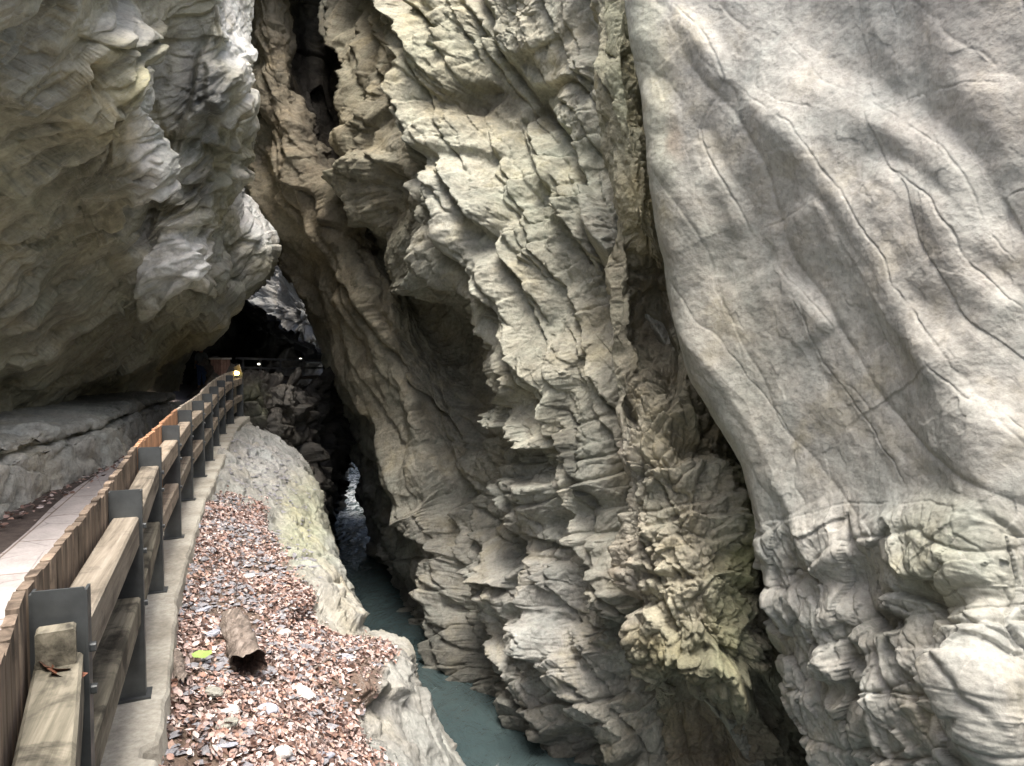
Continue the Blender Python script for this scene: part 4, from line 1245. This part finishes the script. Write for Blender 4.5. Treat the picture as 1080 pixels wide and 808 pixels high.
def build_walkway():
    conc = concrete_mat()

    def kerb(p, d, o, s):
        out = .10 + .05 * sm(np.array(s), 4, 7) + (-.06 if 2.62 < s < 2.70 else 0)
        drop = .22 + .2 * float(sm(np.array(s), 5, 8))
        pts = [p - o * .26 - UZ * .1, p - o * .26 + UZ * -.004, p + o * (out - .015) + UZ * .0, p + o * out - UZ * .02, p + o * (out + .02) - UZ * drop]
        return dens(pts, 5)
    strip('kerb', kerb, 0, 12, 420, conc, 'weathered concrete kerb under the railing fence', amp=.014, kind=None, cat='kerb')

    # flagged path
    t = NT('pale_flagstone_paving')
    v = t.coords('Object', (1, 1, 1), (0, 0, math.atan2(FDIR[1], FDIR[0])))
    nz = t.noise(v, 1.2, 3)
    mp = t.mix(v, t.new('ShaderNodeTexNoise').outputs['Color'], .0, 'MIX')
    br = t.new('ShaderNodeTexBrick'); t.l.new(v, br.inputs['Vector'])
    br.inputs['Scale'].default_value = 1.0; br.inputs['Brick Width'].default_value = .82; br.inputs['Row Height'].default_value = .46
    br.inputs['Mortar Size'].default_value = .010; br.inputs['Mortar Smooth'].default_value = .3; br.offset = .37; br.squash = 1.3; br.squash_frequency = 3
    br.inputs['Color1'].default_value = (.40, .37, .355, 1); br.inputs['Color2'].default_value = (.47, .44, .425, 1); br.inputs['Mortar'].default_value = (.2, .16, .13, 1)
    v2 = t.new('ShaderNodeTexVoronoi', _feature='DISTANCE_TO_EDGE'); t.l.new(t.coords('Object'), v2.inputs['Vector']); v2.inputs['Scale'].default_value = 1.3
    crk = t.ramp(t.math('ADD', v2.outputs['Distance'], t.math('MULTIPLY', t.noise(t.coords('Object'), 6, 4), .05)), [(.026, .5), (.034, 1.0)])
    c = t.mix(br.outputs['Color'], t.ramp(t.noise(v, 4, 6, .65), [(.3, .78), (.7, 1.12)])); c = t.mix(c, crk, .7)
    c = t.mix(c, t.ramp(t.noise(v, 40, 4, .7), [(.3, .85), (.7, 1.1)]))
    path_m = t.out(c, .8, t.bump(t.math('ADD', br.outputs['Fac'], t.math('MULTIPLY', t.noise(v, 14, 5), -.4)), -.25, .01))

    def wid(s):
        return 1.60

    def path(p, d, o, s):
        w = 1.12 + .04 * math.sin(s * 2.1)
        return dens([p - o * .255 - UZ * .004, p - o * (.255 + w) - UZ * .004, p - o * (.262 + w) - UZ * .05], 8)
    strip('path', path, 0, 12, 160, path_m, 'pale flagstone walkway behind the railing', amp=.004)
    # earth under everything on the left, out to the rock and on into the cave
    t = NT('dark_damp_earth'); v = t.coords('Object')
    em = t.out(t.ramp(t.noise(v, 7, 6, .7), [(.3, (.045, .035, .03)), (.7, (.13, .105, .09))]), .9, t.bump(t.noise(v, 20, 6, .7), .8, .03))
    rows = []
    for k in range(80):
        y = -6 + 50 * k / 79
        xr = np.interp(y, [-6, *[p[1] for p in POSTS], 30, 44], [2.0, *[p[0] - .22 for p in POSTS], -9.6, -12.0])
        xs = xr - np.linspace(0, 9, 24)
        for x in xs: rows.append((x, y, -.03 + rise(y)))
    V = np.array(rows); V[:, 2] += .02 * fbm((V * 3).astype(F32), 3)
    o = mesh_object('ground', V, grid_faces(80, 24), em, smooth=True)
    tag(o, 'dark damp earth along the foot of the rock beside the walkway', kind='structure')
    # rough stone bench wall
    n = 420
    rows = []
    prof = [(0, -.1), (0.0, .0), (.03, .22), (.05, .44), (.09, .47), (.27, .49), (.28, .525), (.15, .56), (.16, .63), (.22, .66), (.5, .69), (1.3, .74), (2.6, .80), (4.5, 1.0)]
    pr = np.array(dens([np.array(p) for p in prof], 6))
    for k in range(n + 1):
        y = -4 + 19.6 * k / n
        bx = -3.42 - .229 * y + .08 * math.sin(y * 1.3)
        back = np.array([-.975, -.223])
        for (b, z) in pr:
            rows.append((bx + back[0] * b, y + back[1] * b, z + rise(y) * .6))
    V = np.array(rows); q = V.astype(F32)
    R, C = n + 1, len(pr)
    f, e = facets(warp(q * np.array([.9, .9, 1.0], F32), .2, 2.), .6, .6)
    f2, e2 = facets(warp(q * np.array([2.6, 2.6, 4.], F32), .3, 2.), .9, .6)
    face = np.tile(1 - .75 * sm(pr[:, 0], .3, .8), R)
    Nn = normals(V.reshape(R, C, 3)).reshape(-1, 3)
    g, ge = slabs(V[:, 2], V[:, 1], V[:, 0], 1.25, .25, 2.2, .06, .8)
    dsp = face * (.06 * g - .05 * ge) + face * (.045 * f - .07 * np.exp(-(e / .04) ** 2) + .03 * f2 - .03 * np.exp(-(e2 / .07) ** 2)) + .012 * fbm(q * 6, 4, .6)
    V = V + Nn * dsp[:, None]
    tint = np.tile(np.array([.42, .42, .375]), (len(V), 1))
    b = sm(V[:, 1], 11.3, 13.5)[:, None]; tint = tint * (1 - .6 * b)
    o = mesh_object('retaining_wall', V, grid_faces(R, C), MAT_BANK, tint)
    tag(o, 'low wall of rough grey stone blocks under the overhang beside the walkway', 'wall')
    # leaves blown into the gutter
    r = np.random.RandomState(9); m = 420
    y = r.rand(m) * 13 + 1; x = -3.42 - .229 * y + .03 + np.abs(r.normal(size=m)) * .16
    pts = np.stack([x, y, np.array([rise(k) for k in y]) + .0], 1)
    o = leaves_mesh('fallen_leaves', pts, np.tile(UZ, (m, 1)), .06, bpy.data.materials['dry_beech_leaf'], tilt=.3, seed=4)
    tag(o, 'dry leaves blown along the foot of the stone wall', 'leaves', kind='stuff')
    # leaf caught on the first post
    p, d, ou = fpos(1.93)
    o = leaves_mesh('fallen_leaves', np.array([p - ou * .07 + UZ * .80, p - ou * .05 + d * -.02 + UZ * .80, p - ou * .08 + d * .01 + UZ * .815]), np.tile(UZ, (3, 1)), .085, bpy.data.materials['dry_beech_leaf'], cols=np.array([(.14, .06, .035), (.11, .055, .035)]), tilt=.3, seed=8)
    tag(o, 'clump of rust brown leaves caught on the nearest rail behind the steel post', 'leaves', kind='stuff')


# ------------------------------------------------------------------ things in the cave
def plain(name, c, rough=.7, emit=None, metallic=0.0):
    t = NT(name); v = t.coords('Object')
    cc = t.ramp(t.noise(v, 12, 4, .6), [(.3, tuple(.8 * k for k in c)), (.7, tuple(1.15 * k for k in c))])
    m = t.out(cc, rough, Metallic=metallic)
    if emit:
        t.b.inputs['Emission Color'].default_value = (*emit[0], 1); t.b.inputs['Emission Strength'].default_value = emit[1]
    return m


def build_cave_things():
    steel = metal_mat('dark_rail_steel', (.2, .2, .2))
    # footbridge at the back
    root = empty('footbridge', tuple(W(262, 400, 25)))
    a = W(236, 398, 24.0); b = W(282, 398, 26.0); c = W(345, 396, 30.0)
    m = MB()
    for p, q in ((a, b), (b, c)):
        L = np.linalg.norm(q - p); t = (q - p) / L; o = np.cross(t, UZ); o /= np.linalg.norm(o); u = np.cross(o, t)
        m.box((p + q) / 2 - UZ * .05, t, o, u, L / 2, .55, .05)
    deck = m.build('deck', plain('dark_plank', (.09, .075, .06)), root)
    for zt, nm in ((.62, 'handrail'), (.32, 'handrail')):
        m = MB()
        for p, q in ((a, b), (b, c)):
            L = np.linalg.norm(q - p); t = (q - p) / L; o = np.cross(t, UZ); o /= np.linalg.norm(o); u = np.cross(o, t)
            m.box((p + q) / 2 + UZ * zt - o * -.5, t, o, u, L / 2, .03, .035)
        m.build(nm, steel, root)
    for k in range(6):
        p = a + (b - a) * (k / 2.5) if k < 3 else b + (c - b) * ((k - 2.5) / 2.8)
        m = MB(); m.box(p + np.array([.2, -.45, .3]), np.array([1., 0, 0]), np.array([0, 1., 0]), UZ, .03, .03, .32); m.build('post', steel, root)
    tag(root, 'dark footbridge with a thin handrail crossing the back of the cave', 'footbridge')
    glow = plain('lit_lamp_glass', (.9, .88, .8), .4, ((1.0, .93, .78), 1.6))
    amber = plain('amber_lamp_glass', (.9, .7, .3), .4, ((1.0, .68, .16), 6.0))

    def lamp(loc, r, mat, lab):
        root = empty('lamp', tuple(loc))
        import bmesh
        for nm, mt, prof in (('bulb', mat, [(0, .0), (.7, .1), (1, .6), (.8, 1.1), (0, 1.4)]), ('housing', steel, [(0, -.5), (.9, -.5), (1.15, .1), (.75, .12)])):
            V = []; seg = 14
            for (rad, z) in prof:
                for j in range(seg): V.append((r * rad * math.cos(2 * math.pi * j / seg), r * rad * math.sin(2 * math.pi * j / seg), z * r))
            F = [(k * seg + j, k * seg + (j + 1) % seg, (k + 1) * seg + (j + 1) % seg, (k + 1) * seg + j) for k in range(len(prof) - 1) for j in range(seg)]
            o = mesh_object(nm, V, F, mt, parent=root)
        tag(root, lab, 'lamp', 'lamps along the cave walkway')
    lamp(W(249, 396, 16.6), .075, amber, 'round amber lamp glowing at the far end of the fence')
    lamp(W(273, 385, 24.6), .045, glow, 'small white lamp at the left end of the far footbridge rail')
    lamp(W(317, 380, 28.0), .06, glow, 'small white lamp on the far footbridge rail near the rock edge')
    # timber box at the far end of the fence
    base = W(233, 415, 17.6)
    root = empty('timber_cabinet', tuple(base))
    wd = wood_mat('red_brown_cabinet_wood', (.14, .08, .06), (.26, .16, .12), (.34, .22, .17), vertical=True)
    m = MB(); X, Y = np.array([.96, -.27, 0]), np.array([.27, .96, 0])
    m.box(base + UZ * .38, UZ, X, Y, .42, .155, .16, .01); m.build('cabinet_body', wd, root)
    m = MB(); m.box(base + UZ * .82, X, Y, UZ, .18, .185, .018, .006); m.build('lid', plain('grey_wood', (.36, .33, .3)), root)
    tag(root, 'reddish timber cabinet with a grey lid standing behind the far end of the fence', 'cabinet')
    # leaning wooden sign board at the fence end
    p = W(251, 392, 16.9); root = empty('sign_board', tuple(p - UZ * .3))
    m = MB(); m.box(p + UZ * .02, np.array([.8, -.5, .33]) / 1.0, np.array([.5, .85, 0]), np.array([-.3, .15, .94]), .10, .012, .12, .004); m.build('panel', plain('weathered_board', (.36, .31, .22)), root)
    m = MB(); m.box(p - UZ * .2, UZ, X, Y, .2, .02, .02, .003); m.build('post', steel, root)
    tag(root, 'small tilted wooden board on a post at the fence end', 'sign')


def build_person():
    d = 30.0
    feet = W(213, 409, d)
    feet[2] = .145
    H = 1.70
    J = {  # x, y(depth), z as fractions of height
        'pelvis': (0, 0, .53, .085), 'waist': (0, 0, .61, .078), 'chest': (0, .0, .73, .092), 'neckb': (0, 0, .815, .05), 'neck': (0, -.005, .845, .032), 'head': (0, -.012, .90, .052), 'crown': (0, -.005, .955, .048),
        'shl': (-.10, 0, .80, .04), 'ell': (-.135, .0, .64, .028), 'wrl': (-.14, -.03, .50, .02), 'hal': (-.14, -.035, .455, .022),
        'shr': (.10, 0, .80, .04), 'elr': (.14, .0, .64, .028), 'wrr': (.135, -.03, .50, .02), 'har': (.135, -.035, .455, .022),
        'hil': (-.055, 0, .50, .06), 'knl': (-.06, -.01, .28, .042), 'anl': (-.06, .0, .05, .028), 'tol': (-.065, -.075, .022, .022),
        'hir': (.055, 0, .50, .06), 'knr': (.06, -.02, .28, .042), 'anr': (.065, .01, .05, .028), 'tor': (.07, -.065, .022, .022)}
    E = [('pelvis', 'waist'), ('waist', 'chest'), ('chest', 'neckb'), ('neckb', 'neck'), ('neck', 'head'), ('head', 'crown'), ('neckb', 'shl'), ('shl', 'ell'), ('ell', 'wrl'), ('wrl', 'hal'),
         ('neckb', 'shr'), ('shr', 'elr'), ('elr', 'wrr'), ('wrr', 'har'), ('pelvis', 'hil'), ('hil', 'knl'), ('knl', 'anl'), ('anl', 'tol'), ('pelvis', 'hir'), ('hir', 'knr'), ('knr', 'anr'), ('anr', 'tor')]

    def skin(name, keys, edges, scale, mat, rootk, parent=None, sub=2):
        ks = list(keys)
        me = bpy.data.meshes.new(name)
        me.from_pydata([tuple(H * np.array(J[k][:3])) for k in ks], [(ks.index(a), ks.index(b)) for a, b in edges], []); me.update()
        o = bpy.data.objects.new(name, me); COL.objects.link(o)
        if parent is not None: o.parent = parent
        md = o.modifiers.new('skin', 'SKIN'); o.modifiers.new('sub', 'SUBSURF').levels = sub
        o.modifiers['sub'].render_levels = sub
        if not me.skin_vertices: me.attributes
        sv = me.skin_vertices[0].data if me.skin_vertices else None
        if sv is None:
            bpy.context.view_layer.objects.active = o; bpy.ops.mesh.customdata_skin_add(); sv = me.skin_vertices[0].data
        for i, k in enumerate(ks):
            r = H * J[k][3] * scale.get(k, scale['*']); sv[i].radius = (r, r); sv[i].use_root = (k == rootk)
        me.materials.append(mat)
        return o
    skin_m = plain('skin', (.45, .3, .22)); shirt = plain('grey_shirt', (.3, .32, .34)); jean = plain('blue_denim', (.12, .19, .36)); hair = plain('dark_hair', (.03, .02, .015))
    body = skin('person', J.keys(), E, {'*': 1.0}, skin_m, 'pelvis')
    body.location = feet
    up = ['pelvis', 'waist', 'chest', 'neckb', 'shl', 'ell', 'shr', 'elr']
    J2 = dict(J); 
    s1 = skin('shirt', up, [e for e in E if e[0] in up and e[1] in up], {'*': 1.16, 'neckb': 1.05, 'pelvis': 1.12}, shirt, 'pelvis', body)
    lo = ['pelvis', 'hil', 'knl', 'anl', 'hir', 'knr', 'anr']
    s2 = skin('trousers', lo, [e for e in E if e[0] in lo and e[1] in lo], {'*': 1.17, 'pelvis': 1.06}, jean, 'pelvis', body)
    import bmesh
    me = bpy.data.meshes.new('hair'); bm = bmesh.new(); bmesh.ops.create_uvsphere(bm, u_segments=16, v_segments=12, radius=1)
    for v in bm.verts:
        v.co.x *= .098; v.co.y *= .11; v.co.z *= .105
        if v.co.y < -.03 and v.co.z < .04: v.co.y = -.03
    bm.to_mesh(me); bm.free(); me.materials.append(hair)
    o = bpy.data.objects.new('hair', me); COL.objects.link(o); o.parent = body; o.location = (0, .012, H * .945)
    nose = None
    tag(body, 'person in a grey shirt and blue jeans standing in the dark of the cave', 'person')


# ------------------------------------------------------------------ build
build_smooth()
build_pillar()
build_gorge_wall()
build_overhang()
build_cave()
build_behind()
build_river()
bank = build_bank()
at = build_litter(bank)
build_logs(at)
build_walkway()
build_fence()
build_cave_things()
build_person()

# ------------------------------------------------------------------ light and camera
world = bpy.data.worlds.new('World'); scene.world = world; world.use_nodes = True
nt = world.node_tree
sky = nt.nodes.new('ShaderNodeTexSky'); sky.sky_type = 'NISHITA'; sky.sun_disc = False
SUN_EL, SUN_AZ = math.radians(70), math.radians(172)      # azimuth clockwise from +Y
sky.air_density = .7; sky.dust_density = 6.0; sky.ozone_density = .5
sky.sun_elevation = SUN_EL; sky.sun_rotation = SUN_AZ
nt.links.new(sky.outputs[0], nt.nodes['Background'].inputs[0]); nt.nodes['Background'].inputs[1].default_value = .135
sl = bpy.data.lights.new('sun', 'SUN'); sl.energy = 1.5; sl.angle = math.radians(26); sl.color = (1, .96, .9)
so = bpy.data.objects.new('sun', sl); COL.objects.link(so)
from mathutils import Vector
dirv = Vector((math.sin(SUN_AZ) * math.cos(SUN_EL), math.cos(SUN_AZ) * math.cos(SUN_EL), math.sin(SUN_EL)))
so.rotation_euler = dirv.to_track_quat('Z', 'Y').to_euler()

cd = bpy.data.cameras.new('camera'); cam = bpy.data.objects.new('camera', cd); COL.objects.link(cam)
cd.sensor_width = 36; cd.lens = 36 * FPX / 1080; cd.clip_end = 500; cd.clip_start = .05
cam.location = EYE; cam.rotation_euler = (math.pi / 2 - PITCH, 0, 0)
scene.camera = cam
vs = scene.view_settings
vs.view_transform = 'Standard'; vs.look = 'None'; vs.gamma = 1; vs.exposure = 1.68; vs.use_curve_mapping = False
scene.cycles.max_bounces = 8; scene.cycles.diffuse_bounces = 5; scene.cycles.glossy_bounces = 3
scene.cycles.use_denoising = True
